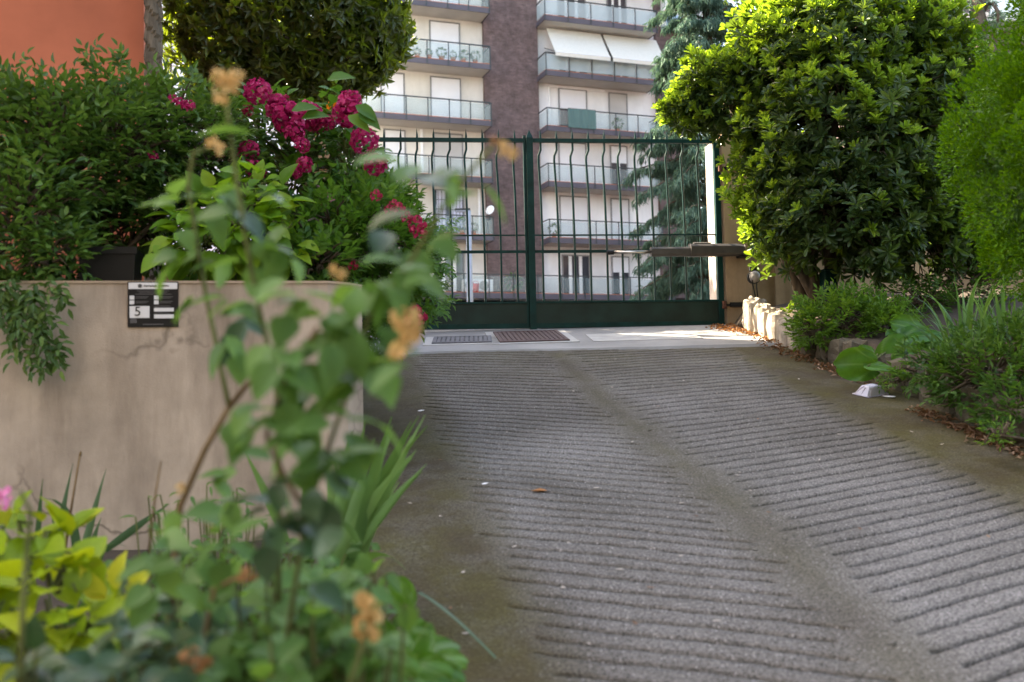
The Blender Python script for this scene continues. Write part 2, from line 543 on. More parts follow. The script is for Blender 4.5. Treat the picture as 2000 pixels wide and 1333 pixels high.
M['crimson'] = leaf_mat('crimson_petal', (0.20, 0.008, 0.035), (0.36, 0.020, 0.075), (0.48, 0.09, 0.14), 0.25, 0.6, 0.25, (0.5, 0.03, 0.1))
M['pink'] = leaf_mat('pink_petal', (0.60, 0.14, 0.34), (0.72, 0.26, 0.48), None, 0.3, 0.6, 0.2, (0.8, 0.3, 0.5))
M['peach'] = leaf_mat('faded_peach_petal', (0.42, 0.23, 0.09), (0.56, 0.38, 0.17), (0.62, 0.50, 0.30), 0.35, 0.65, 0.2, (0.7, 0.46, 0.18))
M['rustpetal'] = leaf_mat('withered_petal', (0.24, 0.10, 0.05), (0.34, 0.17, 0.08), None, 0.3, 0.7, 0.2, (0.35, 0.17, 0.07))
M['orangepetal'] = leaf_mat('orange_petal', (0.70, 0.14, 0.01), (0.80, 0.24, 0.02), None, 0.3, 0.6, 0.2, (0.9, 0.25, 0.02))
M['cane'] = bark_mat('rose_cane', (0.13, 0.082, 0.040))
M['cane_green'] = bark_mat('green_cane', (0.11, 0.125, 0.045))
M['twig'] = bark_mat('twig_bark', (0.075, 0.055, 0.038))
M['bark'] = bark_mat('tree_bark', (0.10, 0.078, 0.058))
M['dryleaf'] = leaf_mat('dry_leaf', (0.10, 0.055, 0.034), (0.20, 0.115, 0.075), (0.33, 0.24, 0.18), 0.15, 0.8, 0.2, (0.4, 0.2, 0.06))
M['dryleaf_red'] = leaf_mat('rusty_dry_leaf', (0.22, 0.085, 0.035), (0.32, 0.15, 0.065), (0.42, 0.26, 0.14), 0.15, 0.8, 0.2, (0.3, 0.14, 0.05))
M['paleleaf'] = leaf_mat('pale_dry_petal', (0.26, 0.21, 0.17), (0.40, 0.35, 0.31), None, 0.15, 0.8, 0.2, (0.6, 0.55, 0.5))


def clear_plastic():
    k = NT('clear_plastic')
    tr = k.n('BsdfTransparent'); tr.inputs[0].default_value = (0.94, 0.93, 0.95, 1)
    p = k.bsdf((0.80, 0.78, 0.84), 0.10, 1.0)
    fr = k.n('Fresnel'); fr.inputs[0].default_value = 1.6
    mx = k.n('MixShader')
    k.l(k.math('ADD', k.math('MULTIPLY', fr.outputs[0], 0.9), 0.10), mx.inputs[0])
    k.l(tr.outputs[0], mx.inputs[1]); k.l(p.outputs[0], mx.inputs[2])
    return k.done(mx)
M['plastic_clear'] = clear_plastic()


# ------------------------------------------------------------------ leaves
def leaf_base(shape, nseg=3, fold=0.25, droop=0.18, wave=0.0):
    """unit leaf along +Y, blade normal +Z; width 1 is scaled later. returns verts, tris"""
    prof = {
        'ovate': lambda t: 0.5 * math.sin(PI * t ** 0.72) ** 0.85,
        'obovate': lambda t: 0.5 * math.sin(PI * min(.93, t) ** 1.9) ** 0.8 + 0.03 * (1 - t),
        'lance': lambda t: 0.5 * math.sin(PI * t ** 0.85) ** 1.1,
        'round': lambda t: 0.5 * math.sqrt(max(0.0, 1 - (2 * (0.06 + 0.94 * t) - 1) ** 2)) ** 0.85,
        'blade': lambda t: 0.5 * (1 - t ** 2.2) * (0.8 + 0.2 * math.sin(PI * t)),
        'petal': lambda t: 0.5 * math.sin(PI * t ** 1.3) ** 0.7,
    }[shape]
    v, tr = [], []
    for i in range(nseg + 1):
        t = i / nseg
        wd = prof(t) if 0 < i < nseg else (0.06 if i == 0 else (0.30 if shape in ('obovate', 'round', 'petal') else 0.01))
        if shape == 'blade' and i == 0: wd = 0.4
        z0 = -droop * t * t
        wv = wave * math.sin(i * 2.1)
        v += [(-wd, t, z0 + fold * wd + wv), (0, t, z0), (wd, t, z0 + fold * wd - wv)]
    for i in range(nseg):
        a = 3 * i
        for s in (0, 1):
            tr += [(a + s, a + s + 1, a + s + 4), (a + s, a + s + 4, a + s + 3)]
    return np.array(v, np.float32), np.array(tr, np.int32)


_leafcache = {}
def base(shape, nseg=3, fold=0.25, droop=0.18, wave=0.0):
    key = (shape, nseg, fold, droop, wave)
    if key not in _leafcache:
        _leafcache[key] = leaf_base(*key)
    return _leafcache[key]


class Leaves:
    """a bag of leaf placements"""
    def __init__(self):
        self.p, self.d, self.n, self.L, self.W = [], [], [], [], []

    def add(self, p, d, n, L, W):
        self.p.append(tuple(p)); self.d.append(tuple(d)); self.n.append(tuple(n))
        self.L.append(L); self.W.append(W)

    def rosette(self, p, axis, k, spread, L, W, jit=0.15):
        a = Vector(axis).normalized()
        e = a.orthogonal().normalized()
        g = a.cross(e)
        ph0 = random.random() * 6.28
        for i in range(k):
            ph = ph0 + i * 2.39996 + random.uniform(-.2, .2)
            th = spread * (0.35 + 0.75 * ((i + 0.5) / k)) + random.uniform(-jit, jit)
            d = a * math.cos(th) + (e * math.cos(ph) + g * math.sin(ph)) * math.sin(th)
            n = a - d * a.dot(d)
            n = n if n.length > 1e-3 else e
            l_ = L * random.uniform(0.7, 1.12)
            self.add(p, d, n, l_, W * l_ / L)

    def pinnate(self, p, axis, up, length, pairs, L, W, twist=0.5):
        a = Vector(axis).normalized()
        n = (Vector(up) - a * a.dot(Vector(up)))
        n = n.normalized() if n.length > 1e-3 else a.orthogonal().normalized()
        s = a.cross(n)
        p = Vector(p)
        for i in range(pairs):
            q = p + a * length * (0.3 + 0.7 * i / max(1, pairs))
            for sg in (-1, 1):
                d = (a * random.uniform(.5, .9) + s * sg + n * random.uniform(-.35, .3)).normalized()
                nn = n + s * random.uniform(-twist, twist) + a * random.uniform(-twist, twist)
                self.add(q, d, nn, L * random.uniform(.75, 1.1), W)
        self.add(p + a * length, a, n, L, W)

    def mats(self):
        p = np.array(self.p, float).reshape(-1, 3)
        d = nrm(np.array(self.d, float).reshape(-1, 3))
        n = np.array(self.n, float).reshape(-1, 3)
        n = n - d * (n * d).sum(1, keepdims=True)
        n = nrm(n)
        x = np.cross(d, n)
        return p, x * np.array(self.W)[:, None], d * np.array(self.L)[:, None], n * np.array(self.L)[:, None]


EYE_N = np.array(EYE)
F_N, R_N, U_N = np.array(_f), np.array(RGT), np.array(UPV)


def foliage(parent, bag, bse, mat, part='leaf', mass='leaf_mass', n_parts=300, cell=9.0, min_px=9.0):
    """the leaves that show largest become parts (shared mesh), the rest one joined part"""
    v0, t0 = bse
    p, X, D, N = bag.mats()
    n = len(p)
    if n == 0: return
    mid = p + 0.5 * D
    rel = mid - EYE_N
    z = np.maximum(rel @ F_N, 0.05)
    px = 1000 + FPX * (rel @ R_N) / z
    py = 666.5 - FPX * (rel @ U_N) / z
    size = np.linalg.norm(D, axis=1) * FPX / z
    inside = (px > -10) & (px < 2010) & (py > -10) & (py < 1343) & (size >= min_px)
    chosen = np.zeros(n, bool)
    if n_parts > 0 and inside.any():
        idx = np.where(inside)[0]
        order = idx[np.argsort(z[idx])]
        seen, vis = set(), []
        for i in order:
            key = (int(px[i] // cell), int(py[i] // cell))
            if key not in seen:
                seen.add(key); vis.append(i)
        vis = np.array(vis)
        vis = vis[np.argsort(-size[vis])][:n_parts]
        if n <= n_parts:
            vis = idx
        chosen[vis] = True
    off = Vector((0, 0, 0)); q = parent
    while q is not None:
        off += q.location; q = q.parent
    if chosen.any():
        me = tri_mesh(part, v0, t0)
        me.materials.append(mat)
        for i in np.where(chosen)[0]:
            o = bpy.data.objects.new(part, me)
            COL.objects.link(o)
            o.parent = parent
            o.matrix_basis = Matrix(((X[i][0], D[i][0], N[i][0], p[i][0] - off.x), (X[i][1], D[i][1], N[i][1], p[i][1] - off.y),
                                     (X[i][2], D[i][2], N[i][2], p[i][2] - off.z), (0, 0, 0, 1)))
    r_ = np.where(~chosen)[0]
    if len(r_):
        vv = (p[r_][:, None, :] + v0[None, :, 0:1] * X[r_][:, None, :] + v0[None, :, 1:2] * D[r_][:, None, :] + v0[None, :, 2:3] * N[r_][:, None, :]).reshape(-1, 3)
        tt = (t0[None] + (np.arange(len(r_)) * len(v0))[:, None, None]).reshape(-1, 3)
        o = link(mass, tri_mesh(mass, vv, tt), mat, parent)
        tag(o, kind='stuff')


def shell_points(lobes, n, inner=0.62, zmin=None):
    """points with outward directions in the shells of ellipsoid lobes, weighted by size, not deep inside another lobe"""
    out = []
    wts = [(r[0] * r[1] + r[0] * r[2] + r[1] * r[2]) for _, r in lobes]
    while len(out) < n:
        c, r = random.choices(lobes, wts)[0]
        d = Vector((random.gauss(0, 1), random.gauss(0, 1), random.gauss(0, 1))).normalized()
        k = inner + (1 - inner) * math.sqrt(random.random())
        k *= 1 + 0.10 * math.sin(5 * d.x + 3 * d.z + c[0]) + 0.07 * math.sin(11 * d.z - 9 * d.x + 5 * d.y) + random.uniform(-.07, .10)
        if random.random() < .06: k *= random.uniform(1.08, 1.28)
        p = Vector((c[0] + d.x * r[0] * k, c[1] + d.y * r[1] * k, c[2] + d.z * r[2] * k))
        deep = False
        for c2, r2 in lobes:
            if c2 is c: continue
            e = ((p.x - c2[0]) / r2[0]) ** 2 + ((p.y - c2[1]) / r2[1]) ** 2 + ((p.z - c2[2]) / r2[2]) ** 2
            if e < 0.30:
                deep = True; break
        if deep or (zmin is not None and p.z < zmin): continue
        nn = Vector((d.x / r[0], d.y / r[1], d.z / r[2])).normalized()
        out.append((p, nn))
    return out


def pxlobe(px, py, Y, rx, ry, rz):
    c = P(px, py, Y)
    return ((c.x, c.y, c.z), (rx, ry, rz))


def bend(a, b, sag=0.1, n=5, jit=0.02):
    a, b = Vector(a), Vector(b)
    pts = []
    for i in range(n + 1):
        t = i / n
        q = a.lerp(b, t)
        q.z += sag * math.sin(PI * t)
        if 0 < i < n:
            q += Vector((random.uniform(-jit, jit), random.uniform(-jit, jit), random.uniform(-jit, jit)))
        pts.append(q)
    return pts


# ================================================================== THE SETTING
def seam_x(Y):
    return float(np.interp(Y, [0, 2.0, 2.95, 3.7, 4.5, 5.4, 6.4, 7.7, 8.3, 12], [1.30, 1.20, 1.12, 1.04, .93, .775, .59, .40, .33, .2]))
def left_panel_x(Y):
    return float(np.interp(Y, [0, 2.0, 3.2, 3.7, 4.34, 4.8, 5.88, 6.85, 8.25, 12], [.35, .22, .073, -.027, -.147, -.227, -.435, -.59, -.785, -1.2]))
def right_panel_x(Y):
    return float(np.interp(Y, [0, 2.0, 3.0, 4.0, 4.89, 5.62, 6.89, 8.2, 12], [2.45, 2.42, 2.35, 2.2, 2.07, 1.99, 1.83, 1.79, 1.6]))
def kerb_x(Y):
    return float(np.interp(Y, [-3, 2, 4, 5.05, 5.4, 6.7, 7.4, 8.15, 9.0, 9.7], [3.2, 2.95, 2.72, 2.60, 2.55, 2.48, 2.36, 2.24, 2.18, 2.18]))
def bed_x(Y):     # right edge of the left bed, left edge of the ramp
    return float(np.interp(Y, [-3, 0.5, 1.2, 2.0, 3.0, 4.0, 4.95, 8.25, 9.7], [-.15, -.12, -.16, -.24, -.38, -.55, -.72, -1.29, -1.65]))


def bed_z(y_):
    return min(ramp_z(y_) + .07, .60 + .04 * y_)


def build_ramp():
    rows = [-6.0, -3.0, -2.0, -1.0, 0.0, 0.6, 1.0, 1.3]
    g = [0.0] * len(rows)
    gid = [-1] * len(rows)
    y = 1.45
    k = 0
    while y < 8.9:
        dy = 0.105 + random.uniform(-.010, .010)
        for o_, dep in ((-0.036, 0), (-0.0120, 0), (-0.0100, 1), (0.0090, 1), (0.0110, 0), (0.036, 0)):
            rows.append(y + o_); g.append(dep); gid.append(k)
        y += dy; k += 1
    rows += [9.1, 9.4]; g += [0, 0]; gid += [-1, -1]
    NC = 150
    s = np.linspace(0, 1, NC)
    nr = len(rows)
    V = np.zeros((nr, NC, 3), np.float32)
    moss = np.zeros((nr, NC), np.float32)
    gmoss_shade = np.zeros((nr, NC), np.float32)
    gl = {i: (random.uniform(-.05, .05), random.uniform(-.05, .05), random.uniform(-.07, .05), random.uniform(-.05, .06), random.uniform(.65, 1.1), random.uniform(0, 9)) for i in range(-1, k + 1)}
    for i in range(nr):
        yb = rows[i]
        xl, xr = bed_x(yb) - 0.12, kerb_x(yb) + 0.06
        xs = seam_x(yb)
        jl, jr, sl_, sr_, dep, ph = gl[gid[i]]
        mr = float(np.interp(yb, [3.0, 3.8, 6.5, 8.3], [0.50, 0.47, 0.27, 0.22]))
        ml = float(np.interp(yb, [3.0, 4.6, 6.7, 8.3], [0.30, 0.33, 0.27, 0.20]))
        for j in range(NC):
            x = xl + (xr - xl) * s[j]
            dx = x - xs
            off = mr * min(dx, 1.45) if dx > 0 else ml * min(-dx, 1.3)
            off *= min(1.0, abs(dx) / 0.12 + 0.2)
            yy = yb + off - 0.12
            if gid[i] >= 0:
                yy += 0.0045 * math.sin(x * 3.1 + ph) + 0.0030 * math.sin(x * 11 + ph * 2) + 0.0022 * math.sin(x * 37 + ph) + random.uniform(-.0018, .0018)
            lp, rp = left_panel_x(yy), right_panel_x(yy)
            xs2 = seam_x(yy)
            inl = lp + jl < x < xs2 - 0.10 + sl_
            inr = xs2 + 0.12 + sr_ < x < rp + jr
            z = ramp_z(yy) - (0.012 if yy > CREST else 0.0)
            z += 0.004 * math.sin(x * 2.3 + yy * 1.7) + 0.002 * math.sin(x * 7.1 - yy * 5)
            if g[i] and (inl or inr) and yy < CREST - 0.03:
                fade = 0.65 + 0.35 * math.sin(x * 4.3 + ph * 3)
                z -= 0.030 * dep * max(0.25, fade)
                gmoss_shade[i, j] = max(0.3, fade)
            V[i, j] = (x, yy, z)
            dpan = max(lp - x, x - rp)
            m1 = min(1.0, max(0.0, (dpan + 0.16) / 0.24))
            m2 = max(0.0, 1.0 - abs(x - xs2) / 0.24) * float(np.interp(yy, [3.0, 5.5, 8], [.45, .62, .8]))
            m3 = 0.55 * float(np.interp(yy, [6.2, 8.2], [0, 1]))
            moss[i, j] = max(m1 * 0.92, m2, m3)
    idx = np.arange(nr * NC).reshape(nr, NC)
    q = np.stack([idx[:-1, :-1], idx[:-1, 1:], idx[1:, 1:], idx[1:, :-1]], -1).reshape(-1, 4)
    me = bpy.data.meshes.new('ramp')
    me.vertices.add(nr * NC)
    me.vertices.foreach_set('co', V.reshape(-1))
    me.loops.add(q.size)
    me.loops.foreach_set('vertex_index', q.astype(np.int32).ravel())
    me.polygons.add(len(q))
    me.polygons.foreach_set('loop_start', np.arange(0, q.size, 4, dtype=np.int32))
    me.update(calc_edges=True)
    at = me.attributes.new('moss', 'FLOAT', 'POINT')
    at.data.foreach_set('value', moss.ravel())
    at = me.attributes.new('groove_moss_shade', 'FLOAT', 'POINT')
    at.data.foreach_set('value', gmoss_shade.ravel())
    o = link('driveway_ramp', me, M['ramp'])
    tag(o, 'grey concrete ramp scored with herringbone grooves, mossy along its margins', None, None, 'structure')
build_ramp()

# lower court behind the camera, earth far below, street beyond the gate
tag(MB().box(-60, 60, -80, -4.0, -1.0, -0.68).build('lower_court', M['asphalt']), kind='structure')
tag(MB().add([(-900, -900, -1.3), (900, -900, -1.3), (900, 900, -1.3), (-900, 900, -1.3)], [(0, 1, 2, 3)]).build('ground', M['earth']), kind='structure')
tag(MB().box(-250, 250, 9.95, 400, 1.2, 2.085).build('street', M['asphalt']), kind='structure')

# threshold slab in front of the gate
def strip_z(Y): return 0.22 * CREST + 0.167 * (Y - CREST) + 0.012
def build_threshold():
    mb = MB()
    ys = [CREST - 0.015, CREST + 0.01] + list(np.linspace(8.45, 9.94, 9))
    xs = np.linspace(-2.3, 2.22, 40)
    vs_, fs = [], []
    for i, y_ in enumerate(ys):
        for x in xs:
            yy = y_ + (0.03 * x if i < 2 else 0) + (0.006 * math.sin(x * 9) if i < 2 else 0)
            vs_.append((x, yy, strip_z(yy) - (0.03 if i == 0 else 0) + 0.002 * math.sin(x * 3 + y_ * 4)))
    n = len(xs)
    for i in range(len(ys) - 1):
        for j in range(n - 1):
            fs.append((i * n + j, i * n + j + 1, (i + 1) * n + j + 1, (i + 1) * n + j))
    mb.add(vs_, fs)
    tag(mb.build('threshold_slab', M['strip']), kind='structure')
build_threshold()

def slope_frame(x, y_, dz=0.0, yaw=0.0, slope=0.167, z=None):
    """local frame lying on the sloping threshold"""
    z = strip_z(y_) if z is None else z
    return Matrix.Translation((x, y_, z + dz)) @ Matrix.Rotation(math.atan(slope), 4, 'X') @ Matrix.Rotation(yaw, 4, 'Z')

def grate(name, x, y_, wx, wy, yaw, mat, label, nx, ny, weave):
    F = slope_frame(x, y_, 0.003, yaw)
    root = empty(name, F.translation, 0, label, 'grate')
    b = 0.075
    mb = MB()
    for (x0, x1, y0, y1) in ((-wx / 2 - b, wx / 2 + b, -wy / 2 - b, -wy / 2), (-wx / 2 - b, wx / 2 + b, wy / 2, wy / 2 + b),
                             (-wx / 2 - b, -wx / 2, -wy / 2, wy / 2), (wx / 2, wx / 2 + b, -wy / 2, wy / 2)):
        mb.box(x0, x1, y0, y1, -0.02, 0.004, F)
    mb.build('mortar_collar', M['collar'], root)
    MB().box(-wx / 2, wx / 2, -wy / 2, wy / 2, -0.02, 0.002, F).build('pit', M['dark_hole'], root)
    mb = MB(); f = 0.035
    for (x0, x1, y0, y1) in ((-wx / 2, wx / 2, -wy / 2, -wy / 2 + f), (-wx / 2, wx / 2, wy / 2 - f, wy / 2),
                             (-wx / 2, -wx / 2 + f, -wy / 2 + f, wy / 2 - f), (wx / 2 - f, wx / 2, -wy / 2 + f, wy / 2 - f)):
        mb.box(x0, x1, y0, y1, 0.0025, 0.016, F)
    mb.build('frame', mat, root, bevel=0.003)
    for i in range(nx):
        u = -wx / 2 + f + (wx - 2 * f) * (i + 0.5) / nx
        hw = (wx - 2 * f) / nx * 0.31
        MB().box(u - hw, u + hw, -wy / 2 + f, wy / 2 - f, 0.0025, 0.013, F).build('bar', mat, root)
    for i in range(ny):
        v = -wy / 2 + f + (wy - 2 * f) * (i + 0.5) / ny
        MB().box(-wx / 2 + f, wx / 2 - f, v - weave, v + weave, 0.0025, 0.0115, F).build('cross_bar', mat, root)

grate('drain_grate', 0.165, 9.16, 0.62, 0.86, rad(5), M['grate_rust'], 'large rusty brown cast iron grate set in the concrete before the gate', 13, 8, 0.022)
grate('drain_grate', -0.45, 8.98, 0.53, 0.50, rad(2), M['grate_grey'], 'smaller grey cast iron grate set in the concrete before the gate', 11, 4, 0.028)
# patched slab of pale mortar, a third cover filled in
F3 = slope_frame(1.12, 9.0, 0.002, rad(3))
tag(MB().box(-0.42, 0.55, -0.28, 0.30, -0.02, 0.004, F3).build('mortar_patch', M['collar']), kind='structure')

# ------------------------------------------------------------------ left retaining wall
W_TOP = 2.02
wa, wb, wc, wd, we = Vector((-5.5, 3.92)), P(640, 548, 4.76).to_2d(), Vector((-0.745, 4.95)), Vector((-1.30, 8.3)), Vector((-1.66, 9.6))
def wall_poly(pts, th):
    """thick polyline: outer points as given, inner ones shifted"""
    inn = []
    for i, p in enumerate(pts):
        d = (pts[min(i + 1, len(pts) - 1)] - pts[max(i - 1, 0)]).normalized()
        inn.append(p + Vector((-d.y, d.x)) * th)
    return [tuple(p) for p in pts] + [tuple(p) for p in reversed(inn)]
root = empty('retaining_wall', (wb.x, wb.y, 0), 0, 'beige stucco retaining wall with cracked render, holding up the flower bed', 'wall')
mb = MB()
pts = [wa, wb, Vector((-0.80, 4.83)), wc, wd, we]
mb.prism(wall_poly(pts, 0.14), -0.6, W_TOP - 0.012)
mb.build('rendered_wall', M['wall_beige'], root)
mb = MB()
pts2 = [p.copy() for p in pts]
mb.prism(wall_poly([p + Vector((0.003, -0.006)) for p in pts2], 0.152), W_TOP - 0.0115, W_TOP)
mb.build('wall_top', M['coping'], root)
# soil behind it
soil_poly = [(-5.5, 4.1), (wb.x - 0.05, wb.y + 0.12), (-0.93, 5.05), (-1.42, 8.3), (-1.78, 9.7), (-7, 12), (-9, 8)]
tag(MB().prism(soil_poly, 1.2, 1.93).build('raised_bed_soil', M['soil']), kind='structure')
# bed in front of the wall
mb = MB()
vs_, fs = [], []
yl = list(np.linspace(-2.5, 4.9, 26))
for y_ in yl:
    xr = bed_x(y_) - 0.02
    xs = np.linspace(-4.5, xr, 14)
    for j, x in enumerate(xs):
        edge = min(1.0, (xr - x) / 0.12)
        e2 = min(1.0, (xr - x) / 0.30)
        vs_.append((x, y_, (ramp_z(y_) - 0.02) * (1 - e2) + bed_z(y_) * e2 + 0.015 * math.sin(x * 9 + y_ * 7)))
for i in range(len(yl) - 1):
    for j in range(13):
        fs.append((i * 14 + j, i * 14 + j + 1, (i + 1) * 14 + j + 1, (i + 1) * 14 + j))
mb.add(vs_, fs)
tag(mb.build('flower_bed_soil', M['soil'], smooth=True), kind='structure')
# right bed
def rbed_z(x, y_):
    return ramp_z(y_) + 0.17 + 0.10 * min(1.5, max(0, x - kerb_x(y_))) + 0.02 * math.sin(5 * x + 3 * y_)
mb = MB()
vs_, fs = [], []
yl = list(np.linspace(-2.0, 10.0, 40))
for y_ in yl:
    xl = kerb_x(y_) + 0.05
    for j in range(14):
        x = xl + (9 - xl) * (j / 13) ** 1.6
        vs_.append((x, y_, rbed_z(x, y_) - (0.15 if j == 0 else 0)))
for i in range(len(yl) - 1):
    for j in range(13):
        fs.append((i * 14 + j, i * 14 + j + 1, (i + 1) * 14 + j + 1, (i + 1) * 14 + j))
mb.add(vs_, fs)
tag(mb.build('garden_bed_soil', M['soil'], smooth=True), kind='structure')

# ------------------------------------------------------------------ orange house
HA = rad(19.7)
hd, hn = Vector((math.cos(HA), math.sin(HA), 0)), Vector((-math.sin(HA), math.cos(HA), 0))
hc = P(281, 60, 7.0); hc.z = 1.9
root = empty('orange_house', hc, HA, 'orange rendered house wall rising behind the dark shrub', 'house')
MB().box(-11, 0, 0, 5.75, -0.1, 10.5).build('wall', M['orange'], root, world=False)
mb = MB()
mb.box(-11.05, 0.02, -0.05, 5.77, 10.5, 10.7)
mb.build('roof_slab', M['soffit'], root, world=False)
mb = MB(); mb.box(-11, 0.004, -0.012, 0, 3.3, 3.42)
mb.build('string_course', M['orange'], root, world=False)

# ------------------------------------------------------------------ unseen block added behind the camera to cut frontal sky light
t = empty('added_sky_blocker', (0, -7.0, -0.68), 0, 'tall unseen block added behind the camera to shade the plants from frontal sky light', 'building')
blocker_part = lambda nm, mb, mt: mb.build(nm, mt, t, world=False)
mb = MB()
mb.box(-14, -2.2, -10, 0, 0, 17).box(3.4, 16, -10, 0, 0, 17).box(-2.2, 3.4, -10, 0, 2.6, 17)
blocker_part('wall', mb, M['grey_block'])
blocker_part('blocker_door', MB().box(-2.2, 3.4, -.6, -.5, 0, 2.6), M['gate_panel'])
for k in range(5):
    for x in (-11, -7.5, -3.5, .6, 4.5, 8.5, 12):
        blocker_part('window', MB().box(x - .6, x + .6, .001, .04, 3.6 + 2.9 * k, 5.2 + 2.9 * k), M['shutter_grey'])
blocker_part('roof', MB().box(-14.3, 16.3, -10.3, .4, 17, 17.3), M['soffit'])

# ------------------------------------------------------------------ apartment building
BA = rad(19.7)
BO = P(948, 300, 50.0); BO.z = 0
bd = Vector((math.cos(BA), math.sin(BA), 0)); bn = Vector((math.sin(BA), -math.cos(BA), 0))
def FU(px, py, off=0.0):
    """pixel -> (u, z) on the facade plane pushed OFF metres towards the street"""
    d = _f * FPX + RGT * (px - 1000.0) - UPV * (py - 666.5)
    o = BO + bn * off
    t = (o - EYE).dot(bn) / d.dot(bn)
    p = EYE + d * t
    return (p - BO).dot(bd), p.z

Z0, FH = 6.45, 2.85
def slab_z(k): return Z0 + FH * k
uL0 = FU(640, 300)[0]; uB0 = FU(946, 300)[0]; uB1 = FU(1052, 300)[0]; uR1 = FU(1283, 300)[0]; uE = FU(1322, 300)[0]
apt = empty('apartment_building', BO, BA, 'cream apartment block with a brown brick pier and rows of glass balconies', 'building')
def part(name, mb, mat, parent=None, bevel=0.0):
    return mb.build(name, mat, parent or apt, False, bevel, world=False)
ZT = slab_z(8)
part('facade', MB().box(uL0, uB0, 0, 12, slab_z(0), ZT), M['cream'])
part('facade', MB().box(uB1, uR1, 0.02, 12, slab_z(0), ZT), M['facade_white'])
part('brick_pier', MB().box(uB0, uB1, -0.22, 12, slab_z(0), ZT), M['brick'])
part('brick_pier', MB().box(uR1, uE + 1.2, -0.22, 12, slab_z(0), ZT), M['brick'])
part('brick_pier', MB().box(uL0 - 9, uL0, -0.22, 12, slab_z(0), ZT), M['brick'])
part('base_storey', MB().box(uL0 - 9, uE + 1.2, -0.10, 12, 2.0, slab_z(0) - 0.45), M['frame_grey'])
part('roof', MB().box(uL0 - 9.3, uE + 1.5, -0.6, 12.3, ZT, ZT + 0.3), M['soffit'])
OFF = 1.35

def balcony(u0, u1, k, npan, rmat, extra=None):
    zt = slab_z(k)
    b = part('balcony', MB().box(u0, u1, -OFF, -0.001, zt - 0.26, zt - 0.06), M['soffit'])
    ch = lambda nm, mb, mt: mb.build(nm, mt, b, world=False)
    ch('fascia', MB().box(u0 - 0.01, u1 + 0.01, -OFF - 0.05, -OFF, zt - 0.28, zt - 0.02), M['fascia'])
    ch('fascia', MB().box(u0 - 0.05, u0 - 0.001, -OFF - 0.05, 0, zt - 0.28, zt - 0.02), M['fascia'])
    ch('fascia', MB().box(u1 + 0.011, u1 + 0.05, -OFF - 0.05, 0, zt - 0.28, zt - 0.02), M['fascia'])
    ch('floor_tiles', MB().box(u0 - 0.03, u1 + 0.03, -OFF - 0.04, -0.002, zt - 0.019, zt + 0.015), M['terracotta'])
    zr = zt + 0.88
    mb = MB()
    mb.box(u0, u1, -OFF - 0.03, -OFF + 0.03, zr, zr + 0.05)
    mb.box(u0 - 0.03, u0 + 0.02, -OFF + 0.03, -0.24, zr + 0.002, zr + 0.048)
    mb.box(u1 - 0.02, u1 + 0.03, -OFF + 0.03, -0.24, zr + 0.002, zr + 0.048)
    ch('handrail', mb, M['rail'])
    for i in range(npan + 1):
        u = u0 + (u1 - u0) * i / npan
        ch('post', MB().box(u - 0.025, u + 0.025, -OFF - 0.075, -OFF - 0.051, zt - 0.25, zr), M['rail'])
    for i in range(npan):
        a, c = u0 + (u1 - u0) * i / npan + 0.03, u0 + (u1 - u0) * (i + 1) / npan - 0.03
        ch('glass_panel', MB().box(a, c, -OFF - 0.02, -OFF - 0.012, zt + 0.06, zr - 0.06), rmat)
    for u in (u0 + 0.005, u1 - 0.012):
        ch('glass_panel', MB().box(u, u + 0.007, -OFF + 0.03, -0.26, zt + 0.06, zr - 0.06), rmat)
    return b

uLb = FU(706, 190, OFF)[0]; uLe = FU(958, 190, OFF)[0]
uRb = FU(1068, 230, OFF)[0]; uRe = FU(1287, 230, OFF)[0]
BAL = {}
for k in range(1, 8):
    BAL['L', k] = balcony(uLb, uLe, k, 6, M['glass'])
    BAL['R', k] = balcony(uRb, uRe, k, 5, M['glass_frost'] if k >= 4 else M['glass'])
BAL['G'] = balcony(uLb - 1.5, uRe + 0.6, 0, 14, M['glass'])

